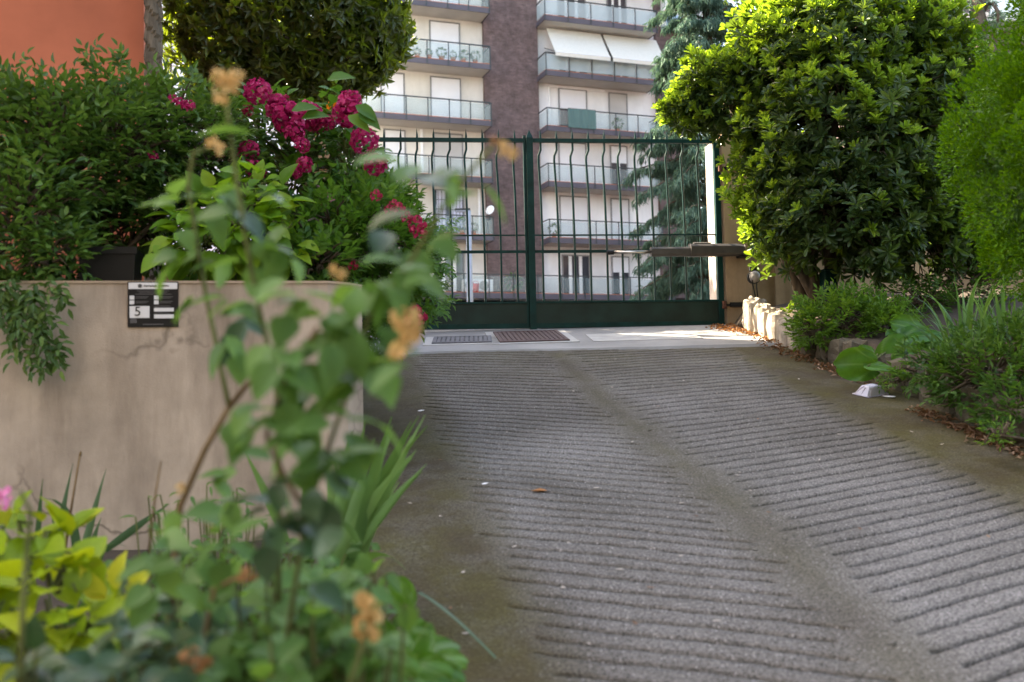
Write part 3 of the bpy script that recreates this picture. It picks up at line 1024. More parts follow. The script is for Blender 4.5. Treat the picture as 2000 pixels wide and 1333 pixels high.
def window(px0, py0, px1, k, kind, h=2.35, mat=None):
    u0 = FU(px0, py0)[0]; u1 = FU(px1, py0)[0]
    z0 = slab_z(k) + 0.02; z1 = z0 + h
    wroot = part('window', MB().box(u0 - 0.07, u0, -0.05, 0.0, z0, z1 + 0.07).box(u1, u1 + 0.07, -0.05, 0.0, z0, z1 + 0.07)
                 .box(u0, u1, -0.05, 0.0, z1, z1 + 0.07), M['frame_grey'])
    ch = lambda nm, mb, mt: mb.build(nm, mt, wroot, world=False)
    if kind in ('shut', 'half'):
        zb = z0 if kind == 'shut' else z0 + h * 0.56
        mb = MB()
        z = zb
        while z < z1 - 0.01:
            mb.box(u0, u1, -0.028, -0.004, z, min(z + 0.052, z1)); z += 0.06
        ch('roller_shutter', mb, mat or M['shutter'])
        ch('shutter_backing', MB().box(u0, u1, -0.0135, -0.003, zb, z1), mat or M['shutter'])
    if kind in ('open', 'half', 'grid', 'door'):
        zb = z1 if kind != 'half' else z0 + h * 0.56
        ch('pane', MB().box(u0, u1, -0.0025, -0.0012, z0, zb), M['pane'])
        w_ = u1 - u0
        if kind == 'half':
            ch('curtain', MB().box(u0 + w_ * .42, u0 + w_ * .66, -0.02, -0.01, z0, zb), M['curtain'])
            ch('curtain', MB().box(u0 + w_ * .76, u1, -0.02, -0.01, z0, zb), M['curtain'])
            ch('casement', MB().box(u0 + w_ * .34, u0 + w_ * .42, -0.034, -0.022, z0, zb).box(u0 + w_ * .66, u0 + w_ * .76, -0.034, -0.022, z0, zb), M['frame_white'])
        if kind == 'door':
            ch('casement', MB().box(u0 + w_ * .22, u0 + w_ * .34, -0.034, -0.006, z0, zb).box(u0 + w_ * .62, u0 + w_ * .74, -0.034, -0.006, z0, zb), M['frame_white'])
        if kind == 'open':
            ch('casement', MB().box(u0 + w_ * .42, u0 + w_ * .56, -0.034, -0.006, z0, zb), M['frame_white'])
            ch('roller_shutter', MB().box(u0, u1, -0.05, -0.036, z0 + h * .62, z1), M['shutter'])
        if kind == 'grid':
            ch('curtain', MB().box(u0 + w_ * .08, u0 + w_ * .40, -0.012, -0.004, z0, z1), M['curtain'])
            ch('curtain', MB().box(u0 + w_ * .56, u1 - .05, -0.012, -0.004, z0, z1), M['curtain'])
            mb = MB()
            for i in range(1, 8):
                u = u0 + w_ * i / 8; mb.box(u - .012, u + .012, -0.045, -0.03, z0, z1)
            for i in range(1, 5):
                z = z0 + h * i / 5; mb.box(u0, u1, -0.0455, -0.0295, z - .012, z + .012)
            ch('security_grille', mb, M['rail'])
    return wroot

for k in (3, 4, 5, 6):
    window(842, 138, 897, k, 'shut'); window(745, 132, 787, k, 'shut')
window(848, 255, 901, 2, 'shut', mat=M['shutter_grey']); window(752, 248, 789, 2, 'shut')
window(848, 370, 904, 1, 'grid'); window(752, 368, 790, 1, 'shut')
window(850, 490, 904, 0, 'door', 2.1); window(752, 490, 792, 0, 'door', 2.1)
window(1092, 165, 1143, 3, 'half'); window(1190, 175, 1222, 3, 'shut', mat=M['shutter_grey'])
window(1092, 275, 1142, 2, 'shut'); window(1193, 285, 1222, 2, 'open')
window(1094, 385, 1146, 1, 'shut'); window(1194, 388, 1226, 1, 'shut')
window(1099, 500, 1149, 0, 'door', 2.1); window(1196, 500, 1226, 0, 'open', 2.1)
for k in (4, 5, 6):
    window(1092, 60, 1142, k, 'door'); window(1188, 65, 1222, k, 'door')

# white conduits on the facade
z = slab_z(3) + 2.42
u0 = FU(1073, 160)[0]; u1 = FU(1180, 168)[0]
part('conduit', MB().box(u0, u1, -0.06, -0.0, z, z + 0.09).box(u0 - 0.06, u0, -0.06, 0, z - 2.3, z + 0.09), M['frame_white'])
u0 = FU(823, 280)[0]
part('downpipe', MB().box(u0 - .06, u0 + .06, -0.10, -0.002, slab_z(2), slab_z(3) - .32), M['frame_white'])
u0 = FU(935, 400)[0]
part('downpipe', MB().box(u0 - .05, u0 + .05, -0.10, -0.002, slab_z(1), slab_z(2) - .32), M['frame_white'])

# awnings under the fifth floor balcony
def awning(pa, pb, label):
    ua, ub = FU(pa, 40, 0.5)[0], FU(pb, 40, 0.5)[0]
    zt, zb = slab_z(5) - 0.36, slab_z(4) + 0.86
    a = empty('awning', (0, 0, 0), 0)
    a.parent = apt
    mb = MB()
    n = 8
    vs_, fs = [], []
    for i in range(n + 1):
        t = i / n
        y = -0.55 - 1.15 * t; z = zt + (zb - zt) * t - 0.04 * math.sin(PI * t)
        vs_ += [(ua, y, z), (ub, y, z), (ub, y + 0.012, z - 0.012), (ua, y + 0.012, z - 0.012)]
    for i in range(n):
        q = 4 * i
        fs += [(q, q + 1, q + 5, q + 4), (q + 2, q + 3, q + 7, q + 6), (q + 1, q + 2, q + 6, q + 5), (q + 3, q, q + 4, q + 7)]
    mb.add(vs_, fs)
    mb.build('cloth', M['awning'], a, world=False)
    MB().box(ua, ub, -1.715, -1.70, zb - 0.20, zb - 0.02).build('valance', M['awning'], a, world=False)
    MB().tube([(ua, -1.70, zb), (ub, -1.70, zb)], 0.03).build('front_bar', M['frame_white'], a, world=False)
    MB().tube([(ua + .05, -0.1, zt - .9), (ua + .05, -1.68, zb)], 0.02).build('arm', M['rail'], a, world=False)
awning(1066, 1171, ''); awning(1176, 1279, '')

# white enclosed loggia at the building's end
uw0, uw1 = FU(1297, 30, .6)[0], FU(1345, 30, .6)[0]
zz0 = FU(1300, 56, .6)[1]
lg = part('loggia', MB().box(uw0, uw1 + 1.5, -0.6, -0.23, zz0, zz0 + 8), M['facade_white'])
MB().box(uw0 + .12, uw1, -0.625, -0.601, zz0 + .12, zz0 + .78).build('pane', M['pane_blue'], lg, world=False)
MB().box(uw0 - .05, uw1 + 1.5, -0.68, -0.601, zz0 - .05, zz0 + .06).build('sill', M['frame_white'], lg, world=False)
MB().box(uw0 - .02, uw1 + 1.5, -0.66, -0.24, zz0 - 1.7, zz0 - 1.6).build('ledge', M['frame_white'], lg, world=False)

# things on the balconies
def bpt(u, off, z):
    return BO + bd * u + bn * off + Vector((0, 0, z))
def local_thing(name, u, off, z, label, cat, group=None):
    return empty(name, bpt(u, off, z), BA, label, cat, group)
def ac_unit(px, py, label):
    u = FU(px, py)[0]
    t = local_thing('air_conditioner', u, 0.45, slab_z(0) + 0.12, label, 'air conditioner')
    MB().box(-.40, .40, -.15, .15, 0, .62).build('casing', M['frame_white'], t, bevel=0.02, world=False)
    mb = MB()
    for r_ in (.10, .16, .22):
        mb.tube([(-.08 + r_ * math.cos(a), -.165, .31 + r_ * math.sin(a)) for a in np.linspace(0, 2 * PI, 17)], .012, 4)
    mb.build('fan_grille', M['frame_grey'], t, world=False)
    MB().tube([(-.08, -.151, .31), (-.08, -.156, .31)], .25, 18).build('fan_opening', M['shutter_grey'], t, world=False)
    MB().box(-.33, -.25, -.13, .13, -.10, 0).box(.25, .33, -.13, .13, -.10, 0).build('foot', M['rail'], t, world=False)
ac_unit(913, 550, 'white air conditioner on the lowest terrace nearest the dark glazed doors')
ac_unit(941, 553, 'white air conditioner on the lowest terrace beside the brick pier')
t = local_thing('satellite_dish', FU(958, 415, 1.4)[0], 1.4, slab_z(1) + 1.2, 'white satellite dish fixed to a balcony corner beside the brick pier', 'satellite dish')
t.rotation_euler = (rad(-20), 0, BA - rad(50))
mb = MB(); rings = []
for i in range(4):
    r_ = .24 * i / 3
    rings.append([(r_ * math.cos(a), -.05 - .35 * r_ * r_ + 0.02, r_ * math.sin(a) * 1.05) for a in np.linspace(0, 2 * PI, 15)[:-1]])
vs_ = [p for r_ in rings for p in r_]
fs = [(i * 14 + j, i * 14 + (j + 1) % 14, (i + 1) * 14 + (j + 1) % 14, (i + 1) * 14 + j) for i in range(3) for j in range(14)]
mb.add(vs_, fs)
o = mb.build('reflector', M['frame_white'], t, True, world=False)
o.modifiers.new('thick', 'SOLIDIFY').thickness = 0.02
MB().tube([(0, 0, 0), (0, .1, -.5)], .02).build('mast', M['rail'], t, world=False)
MB().tube([(0, -.05, -.35), (0, -.45, -.05)], .012).build('feed_arm', M['rail'], t, world=False)
def pot_plant(u, off, z, r_, label, group=None, mat='pot_plant'):
    t = local_thing('potted_plant', u, off, z, label, 'potted plant', group)
    MB().tube([(0, 0, 0), (0, 0, .22)], [.10, .14], 10).build('pot', M['terracotta'], t, world=False)
    bag = Leaves()
    for _ in range(90):
        d = Vector((random.gauss(0, 1), random.gauss(0, 1), random.gauss(0, .9))).normalized()
        bag.add((d.x * r_ * .7, d.y * r_ * .5, .22 + r_ * .8 + d.z * r_ * .7), d, (0, 0, 1), r_ * .55, r_ * .28)
    p, X, D, N = bag.mats(); v0, t0 = base('ovate', 2)
    vv = (p[:, None, :] + v0[None, :, 0:1] * X[:, None, :] + v0[None, :, 1:2] * D[:, None, :] + v0[None, :, 2:3] * N[:, None, :]).reshape(-1, 3)
    tt = (t0[None] + (np.arange(len(p)) * len(v0))[:, None, None]).reshape(-1, 3)
    tag(link('foliage', tri_mesh('foliage', vv, tt), M[mat], t, False), kind='stuff')
for px in (815, 838, 862, 885, 905, 928):
    pot_plant(FU(px, 100, 1.1)[0], 1.1, slab_z(4) + .015, random.uniform(.16, .26), 'small green pot plant in the row behind the glass of an upper balcony', 'pot plants on the upper balcony')
pot_plant(FU(902, 440, 1.0)[0], 1.0, slab_z(1) + .015, .36, 'bushy pot plant on the balcony with the grilled window')
pot_plant(FU(925, 440, 1.0)[0], 1.0, slab_z(1) + .015, .22, 'smaller pot plant beside the satellite dish balcony corner')
pot_plant(FU(1206, 236, 1.0)[0], 1.0, slab_z(3) + .015, .30, 'pot plant on the balcony with the green screen')
pot_plant(FU(1082, 450, 1.0)[0], 1.0, slab_z(1) + .015, .30, 'pot plant behind a balcony rail close to the brick pier edge')
pot_plant(FU(1003, 545, 1.0)[0], 1.0, slab_z(0) + .015, .45, 'tall pot plant on the lowest terrace before the brick pier')
u0, u1 = FU(1108, 225, OFF)[0], FU(1162, 225, OFF)[0]
sc = local_thing('balcony_screen', (u0 + u1) / 2, OFF + .09, slab_z(3), 'dark green cloth screen tied to a balcony railing', 'screen')
mb = MB(); n = 16; vs_, fs = [], []
for i in range(n + 1):
    x = (u1 - u0) * (i / n - .5)
    for z in (-.05, .45, .93):
        for y in (0, .01):
            vs_.append((x, -.02 * math.sin(i * 1.3) + y - .02, z))
for i in range(n):
    a = i * 6
    fs += [(a, a + 6, a + 8, a + 2), (a + 2, a + 8, a + 10, a + 4), (a + 1, a + 3, a + 9, a + 7), (a + 3, a + 5, a + 11, a + 9)]
mb.add(vs_, fs); mb.build('cloth', M['glass_green'], sc, world=False)
mb = MB(); mb.tube([(-(u1 - u0) / 2, 0, .94), ((u1 - u0) / 2, 0, .94)], .015); mb.build('tie_cord', M['rail'], sc, world=False)
bk = local_thing('bucket', FU(928, 560, .8)[0], .9, slab_z(0) + .02, 'red plastic bucket between the air conditioners', 'bucket')
MB().tube([(0, 0, 0), (0, 0, .45)], [.14, .18], 12).build('shell', M['red_plastic'], bk, True, world=False)
MB().tube([(-.17, 0, .45), (-.1, 0, .58), (.1, 0, .58), (.17, 0, .45)], .012, 5).build('handle', M['red_plastic'], bk, world=False)

# street lamp
lp = P(918, 590, 30); lp.z = 2.085
t = empty('street_lamp', lp, 0, 'slim grey street lamp with a flat arm, standing behind the gate', 'street lamp')
tz = P(913, 412, 30).z - lp.z
MB().tube([(0, 0, 0), (0, 0, 2.0), (0, 0, tz)], [.12, .10, .075], 10).build('pole', M['lamp_post'], t, True, world=False)
MB().box(-.42, .06, -.05, .05, tz, tz + .07).build('arm', M['rail'], t, world=False)
MB().box(-.40, -.05, -.08, .08, tz - .03, tz - .002).build('lamp_head', M['lamp_post'], t, world=False)

# pale building and railing far left, cream building far right
c = P(345, 60, 30); c.z = 2.085
t = empty('pale_brick_building', c, HA, 'pale white brick building glimpsed between the ridged trunk and the dark laurel', 'building')
MB().box(-4, 5, 0, 6, 0, 20).build('wall', M['facade_white'], t, world=False)
for i in range(12):
    MB().box(-4, 5, -.03, -.001, 6 + i * .9, 6.03 + i * .9).build('string_course', M['soffit'], t, world=False)
c = P(345, 90, 18); c.z = 2.085
t = empty('metal_railing', c, HA, 'dark metal railing in front of the pale brick building', 'railing')
za = P(330, 48, 18).z - c.z; zb = P(330, 115, 18).z - c.z
MB().box(-1.2, 2.5, -.03, .03, za - .06, za).build('top_rail', M['rail'], t, world=False)
MB().box(-1.2, 2.5, -.02, .02, zb, zb + .04).build('bottom_rail', M['rail'], t, world=False)
for x in np.arange(-1.18, 2.5, .36):
    MB().box(x - .018, x + .018, -.018, .018, 0 if abs(x + .1) < .2 else zb, za - .06).build('bar', M['rail'], t, world=False)
for x in (-1.2, 2.5):
    MB().box(x - .05, x + .05, -.05, .05, 0, za).build('post', M['rail'], t, world=False)
c = P(1842, 70, 24); zc = P(1870, 32, 24).z; c.z = 2.085
t = empty('cream_building', c, rad(-4), 'cream building with a moulded cornice seen above the round shrub', 'building')
H = zc - c.z
MB().box(0, .95, 0, 6, 0, H - .45).build('wall', M['wall_beige'], t, world=False)
MB().box(-.10, 1.0, -.12, 6, H - .45, H - .36).build('cornice', M['pillar_out'], t, world=False)
MB().box(-.05, .97, -.06, 6, H - .359, H - .12).build('frieze', M['pillar_out'], t, world=False)
MB().box(-.14, 1.04, -.16, 6, H - .119, H).build('coping', M['pillar_out'], t, world=False)
for i in range(6):
    MB().box(.1 + i * .15, .13 + i * .15, .1, .13, H, H + .5).build('baluster', M['frame_grey'], t, world=False)
c = P(1900, 80, 34); c.z = 2.085
t = empty('brown_building', c, rad(-4), 'brown brick building far behind the cream cornice', 'building')
MB().box(-3, 8, 0, 8, 0, 30).build('wall', M['brick'], t, world=False)
for k in range(4, 8):
    MB().box(-2.5, 7, -1.0, 0, 2.9 * k, 2.9 * k + .25).build('balcony', M['soffit'], t, world=False)
    MB().box(.6, 1.6, -.05, 0, 2.9 * k + .3, 2.9 * k + 2.4).build('window', M['frame_white'], t, world=False)

# ------------------------------------------------------------------ gate and pillars
GA = rad(6)
g0 = P(1041, 645, 9.9); GZ = 2.075
groot_loc = Vector((g0.x, g0.y, GZ))
gate_px = Matrix.Translation(groot_loc) @ Matrix.Rotation(GA, 4, 'Z')
LW = 1.93
z_top = P(1041, 275, 9.9).z - GZ
z_r1 = P(1041, 460, 9.9).z - GZ
z_r2 = P(1041, 492, 9.9).z - GZ
z_pan = P(1041, 592, 9.9).z - GZ
z_bot = 0.035
def gate_leaf(side, label):
    """side +1: leaf right of the meeting post"""
    t = empty('gate_leaf', groot_loc, GA, label, 'gate', 'leaves of the driveway gate')
    b = lambda nm, mb, mt, bv=0.0: mb.build(nm, mt, t, False, bv, world=False)
    x0, x1 = (0.034, LW) if side > 0 else (-LW, -0.034)
    b('bottom_panel', MB().box(x0, x1, -.018, .018, z_bot + .05, z_pan - .006), M['gate_panel'])
    b('panel_cap', MB().box(x0, x1, -.03, .03, z_pan - .005, z_pan + .012), M['gate'])
    b('bottom_rail', MB().box(x0, x1, -.03, .03, z_bot, z_bot + .049), M['gate'])
    b('top_rail', MB().box(x0, x1, -.019, .019, z_top - .019, z_top + .019), M['gate'])
    b('middle_rail', MB().box(x0, x1, -.008, .008, z_r1 - .007, z_r1 + .007), M['gate'])
    b('middle_rail', MB().box(x0, x1, -.012, .012, z_r2 - .014, z_r2 + .014), M['gate'])
    xs_ = x1 if side > 0 else x0
    b('hinge_stile', MB().box(xs_ - .03, xs_ + .03, -.032, .032, z_bot - .005, z_top + .01), M['gate'], .004)
    if side > 0:
        mb = MB().box(-.033, .033, -.05, .03, z_bot - .025, z_top + .02)
        mb.add([(-.033, -.05, z_top + .02), (.033, -.05, z_top + .02), (.033, .03, z_top + .02), (-.033, .03, z_top + .02), (0, -.01, z_top + .11)],
               [(0, 1, 4), (1, 2, 4), (2, 3, 4), (3, 0, 4)])
        b('meeting_post', mb, M['gate'])
    else:
        b('meeting_stile', MB().box(-.062, -.036, -.02, .02, z_bot, z_top + .05), M['gate'])
    n = 11
    for i in range(n):
        x = (0.075 + (LW - .14) * (i + .25) / n)
        x = x if side > 0 else -(0.105 + (LW - .14) * (i + .25) / n)
        j = random.uniform(-.004, .004)
        kd = .022 * random.uniform(.7, 1.3)
        path = [(x + j, 0, z_pan + .01), (x + j, 0, z_r2), (x + j * .5, 0, z_r1), (x - kd * .35, .0, z_top - .55), (x - kd, .0, z_top - .20), (x - kd * .9, 0, z_top - .155), (x, 0, z_top - .095), (x, 0, z_top + .02)]
        mb = MB()
        mb.tube(path, .0115, 6)
        mb.tube([(x, 0, z_top + .015), (x, 0, z_top + .05), (x + random.uniform(-.004, .004), 0, z_top + .115)], [.0115, .010, .001], 6)
        b('bar', mb, M['gate'])
    return t
gate_leaf(1, 'green spiked metal gate leaf carrying the thick pointed meeting post')
gate_leaf(-1, 'green spiked metal gate leaf partly hidden by the flowering shrubs')

def pillar(xc, label, flip):
    """xc: local x of the inner face"""
    p = gate_px @ Vector((xc, 0, 0))
    t = empty('gate_pillar', p, GA, label, 'pillar')
    s = 1 if not flip else -1
    b = lambda nm, mb, mt, bv=0.0: mb.build(nm, mt, t, False, bv, world=False)
    X = lambda a, c: (min(a * s, c * s), max(a * s, c * s))
    b('shaft', MB().box(*X(0.0, .27), -.06, .10, -.25, 2.02), M['pillar'], .006)
    b('outer_shaft', MB().box(*X(0.004, .27), .1005, .52, -.25, 2.0), M['pillar_out'], .006)
    for z in (1.62, .22):
        h = b('hinge', MB().box(*X(.03, .16), -.10, -.061, z, z + .045), M['black_iron'])
        MB().tube([(s * -.03, -.075, z - .015), (s * -.03, -.075, z + .06)], .022, 8).build('knuckle', M['rust'], h, world=False)
        MB().box(*X(-.03, .03), -.085, -.065, z + .01, z + .03).build('strap', M['black_iron'], h, world=False)
    return t
pil = pillar(LW + .045, 'ochre rendered gate pillar with rusty hinges beside the round shrub', False)
pillar(-LW - .045, 'ochre gate pillar hidden among the flowering shrubs', True)
# boundary wall right of the pillar, left of the other
p = gate_px @ Vector((LW + .045 + .27, 0, 0))
t = empty('boundary_wall', p, GA, 'ochre rendered garden wall behind the round shrub', 'wall')
MB().box(.001, 9, .12, .34, -.5, .95).build('rendered_wall', M['pillar'], t, world=False)
MB().box(.30, .40, .08, .1195, -.4, .93).build('pilaster', M['pillar'], t, world=False)
MB().box(.001, 9, .09, .37, .951, 1.0).build('coping', M['coping'], t, world=False)
for i in range(26):
    MB().box(.2 + i * .33, .22 + i * .33, .22, .24, 1.0, 1.75).build('fence_bar', M['gate'], t, world=False)
MB().box(.1, 9, .215, .245, 1.751, 1.79).build('fence_rail', M['gate'], t, world=False)
p = gate_px @ Vector((-LW - .045 - .27, 0, 0))
t = empty('boundary_wall', p, GA, 'ochre garden wall running on behind the flowering shrubs and laurel', 'wall')
MB().box(-6, -.001, .12, .34, -.5, .6).build('rendered_wall', M['pillar'], t, world=False)
MB().box(-6, -.001, .09, .37, .601, .65).build('coping', M['coping'], t, world=False)

# gate operators
def operator(side, label):
    t = empty('gate_operator', groot_loc, GA, label, 'gate opener', 'hydraulic arms of the driveway gate')
    b = lambda nm, mb, mt, sm=True, bv=0.0: mb.build(nm, mt, t, sm, bv, world=False)
    s = side
    ztip = P(1190, 491, 9.85).z - GZ; zend = P(1440, 486, 9.7).z - GZ
    A = Vector((s * 0.78, -.045, ztip)); B = Vector((s * 2.13, -.16, zend + .01))
    d = (B - A)
    at = lambda f, dz=0.0: A + d * f + Vector((0, 0, dz))
    b('piston_rod', MB().tube([at(.02), at(.34)], .0145, 10), M['steel'])
    b('fork_joint', MB().tube([at(-.015), at(.035)], .024, 8).box(A.x - .02, A.x + .02, A.y, A.y + .06, A.z - .015, A.z + .015), M['black_iron'], False)
    def hull(f0, f1, h0, h1, wd, up=0.0):
        mb = MB(); vs_, fs = [], []
        prof = [(-1, -.6), (-1, .55), (-.6, 1), (.6, 1), (1, .55), (1, -.6), (.7, -1), (-.7, -1)]
        for (f, h) in ((f0, h0), (f0 + .02, h0 * 1.02), (f1 - .05, h1), (f1, h1 * .8)):
            c = at(f, up)
            vs_ += [(c.x, c.y + a * wd, c.z + e * h) for a, e in prof]
        for i in range(3):
            for j in range(8):
                fs.append((i * 8 + j, i * 8 + (j + 1) % 8, (i + 1) * 8 + (j + 1) % 8, (i + 1) * 8 + j))
        fs += [tuple(range(8)), tuple(range(31, 23, -1))]
        return mb.add(vs_, fs)
    b('cylinder_housing', hull(.31, .66, .044, .046, .045), M['arm'], False, .004)
    b('motor_housing', hull(.60, 1.0, .062, .060, .058, .012), M['arm'], False, .006)
    b('release_cap', hull(.63, .75, .016, .016, .030, .076), M['arm'], False)
    c = at(.97)
    b('bracket', MB().box(min(c.x, c.x + s * .12), max(c.x, c.x + s * .12), c.y - .02, c.y + .11, c.z - .06, c.z - .03), M['black_iron'], False)
    return t
operator(1, 'grey hydraulic gate opener arm fixed to the pillar by the round shrub')
operator(-1, 'hydraulic gate opener arm with only its steel rod tip showing from the flowering shrubs')
print('setting done')
from mathutils import noise as mnoise
# ================================================================== PLANTS, RIGHT SIDE
def woody(root, basept, lobes, tips, mat, r0=0.05, twig_frac=0.25, stems=3, name='branches'):
    mb = MB()
    for i in range(stems):
        b0 = Vector(basept) + Vector((random.uniform(-.12, .12), random.uniform(-.1, .1), 0)) * (1 if stems > 1 else 0)
        c, r_ = lobes[i % len(lobes)]
        mb.tube(bend(b0, Vector(c) + Vector((0, 0, -r_[2] * .1)), .05, 6, .04), list(np.linspace(r0, r0 * .35, 7)), 7)
    o1 = mb.build('trunk', mat, root, True)
    mb = MB()
    for (p, n) in tips:
        if random.random() > twig_frac: continue
        c, r_ = min(lobes, key=lambda q: sum(((p[i] - q[0][i]) / q[1][i]) ** 2 for i in range(3)))
        a = Vector(c).lerp(p, random.uniform(.25, .6))
        mb.tube(bend(a, p, .02, 3, .02), [.009, .007, .005, .003], 4, False)
    o2 = mb.build(name, mat, root, True)
    tag(o2, kind='stuff')

# round pittosporum behind the kerb
def pittosporum():
    lobes = [pxlobe(1650, 270, 8.55, 1.0, 1.0, 1.05), pxlobe(1640, 110, 8.6, .85, .9, .62), pxlobe(1425, 190, 8.95, .50, .5, .36),
             pxlobe(1530, 110, 8.85, .50, .6, .42), pxlobe(1800, 170, 8.5, .46, .6, .44), pxlobe(1500, 440, 8.8, .20, .3, .28),
             pxlobe(1660, 420, 8.3, .82, .75, .55), pxlobe(1800, 430, 8.6, .42, .6, .60), pxlobe(1720, 60, 8.8, .55, .7, .40), pxlobe(1350, 215, 9.05, .24, .28, .20), pxlobe(1600, 40, 8.8, .40, .5, .34), pxlobe(1880, 300, 8.9, .42, .5, .62), pxlobe(1900, 450, 8.9, .40, .5, .45)]
    bx, by = 2.72, 8.75
    root = empty('pittosporum_shrub', (bx, by, rbed_z(bx, by)), 0, 'big round evergreen shrub with leathery leaf rosettes, overhanging the gate pillar', 'shrub')
    tips = shell_points(lobes, 6400, .50)
    old, new = Leaves(), Leaves()
    for p, n in tips:
        x_, y_, _ = to_px(p)
        if y_ > 520 + 40 * math.sin(x_ * .03) and random.random() < .75: continue
        ax = (n * .75 + Vector((0, 0, random.uniform(.3, 1.3))) + Vector((random.uniform(-.5, .5), random.uniform(-.5, .5), random.uniform(-.4, .3)))).normalized()
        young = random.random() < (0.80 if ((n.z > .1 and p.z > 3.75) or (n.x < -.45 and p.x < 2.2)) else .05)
        if young:
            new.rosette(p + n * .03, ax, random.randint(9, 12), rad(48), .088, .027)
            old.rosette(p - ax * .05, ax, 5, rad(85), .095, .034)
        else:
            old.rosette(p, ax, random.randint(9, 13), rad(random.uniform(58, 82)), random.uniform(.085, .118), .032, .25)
    for (px, py, k) in ((1690, 200, 3), (1700, 215, 3), (1670, 170, 3), (1720, 225, 3), (1705, 240, 3), (1740, 215, 2), (1780, 265, 3), (1650, 150, 2), (1650, 230, 2), (1430, 390, 6), (1450, 400, 6), (1470, 385, 4), (1440, 420, 4)):
        Yq = 7.45 if px > 1600 else 8.6
        for _ in range(k):
            p = P(px + random.uniform(-14, 14), py + random.uniform(-12, 12), Yq + random.uniform(-.06, .06))
            new.rosette(p, (random.uniform(-.3, .3), -.5, .9), 10, rad(65), .085, .030)
    for (px, py) in ((1478, 520), (1490, 510), (1480, 495), (1470, 500), (1500, 540), (1575, 560), (1540, 610), (1552, 602)):
        p = P(px, py, 8.9)
        new.rosette(p, (-.5, -.5, .2), 6, rad(75), .085, .032)
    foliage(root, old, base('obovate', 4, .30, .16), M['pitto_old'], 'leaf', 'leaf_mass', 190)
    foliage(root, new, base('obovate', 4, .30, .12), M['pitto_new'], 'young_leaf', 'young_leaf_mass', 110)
    woody(root, (bx, by, rbed_z(bx, by) - .05), lobes, tips, M['twig'], .06, .25, 6)
pittosporum()

# feathery conifer
def thuja():
    c = P(1985, 250, 5.3)
    root = empty('thuja', (c.x + .35, c.y, rbed_z(c.x, c.y)), 0, 'bright green conifer with dense feathery sprays, overhanging the garden bed', 'conifer')
    lobes = [pxlobe(2090, 320, 5.35, .48, .6, .52), pxlobe(2120, 180, 5.4, .50, .55, .50), pxlobe(2150, 40, 5.45, .46, .5, .60), pxlobe(2010, 410, 5.2, .30, .4, .32), pxlobe(1985, 300, 5.2, .24, .35, .26),
             pxlobe(2085, 500, 5.3, .36, .4, .18), pxlobe(2170, -150, 5.5, .36, .4, .7)]
    tips = shell_points(lobes, 300, .93)
    bag = Leaves()
    for p, n in tips:
        R = random.uniform(.08, .15)
        ax = (n * 1.0 + Vector((0, 0, .55)) + Vector((random.uniform(-.3, .3), random.uniform(-.3, .3), 0))).normalized()
        for _ in range(230):
            d = (ax * random.uniform(.0, .9) + Vector((random.gauss(0, .7), random.gauss(0, .7), random.gauss(0, .7)))).normalized()
            q = p + Vector((d.x, d.y, d.z * 1.15)) * R * random.uniform(.55, 1.0)
            bag.add(q, d + ax * .5, (random.gauss(0, 1), random.gauss(0, 1), random.gauss(0, 1)), random.uniform(.018, .030), .0135)
    foliage(root, bag, base('lance', 2, .2, .12), M['thuja'], n_parts=0, mass='feathery_sprays')
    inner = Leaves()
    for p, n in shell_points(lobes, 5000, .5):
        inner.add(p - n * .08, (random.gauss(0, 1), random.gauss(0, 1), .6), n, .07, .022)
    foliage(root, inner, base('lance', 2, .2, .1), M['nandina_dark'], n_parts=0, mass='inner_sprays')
    MB().tube(bend((c.x + .35, 5.35, rbed_z(c.x, 5.3) - .05), (c.x + .35, 5.45, 4.4), 0, 6, .02), list(np.linspace(.06, .015, 7)), 8).build('trunk', M['bark'], root, True)
thuja()

def sprig_shrub(name, label, lobes, n_tips, mat, L, W, basept, length=.11, pairs=3, cat='shrub', parts=300, stems=5, inner=.35, up=.6, extra=None):
    root = empty(name, basept, 0, label, cat)
    tips = shell_points(lobes, n_tips, inner)
    bag = Leaves()
    for p, n in tips:
        ax = (n + Vector((0, 0, up)) + Vector((random.uniform(-.6, .6), random.uniform(-.6, .6), random.uniform(-.4, .4)))).normalized()
        bag.pinnate(p - ax * length * .5, ax, (random.uniform(-.5, .5), random.uniform(-.7, .2), 1), length, pairs, L, W)
    if extra: extra(bag)
    foliage(root, bag, base('lance', 2, .25, .15), mat, 'leaf', 'leaf_mass', parts, 7.0, 8.0)
    woody(root, Vector(basept) - Vector((0, 0, .04)), lobes, tips, M['twig'], .014, .3, stems, 'twigs')
    return root

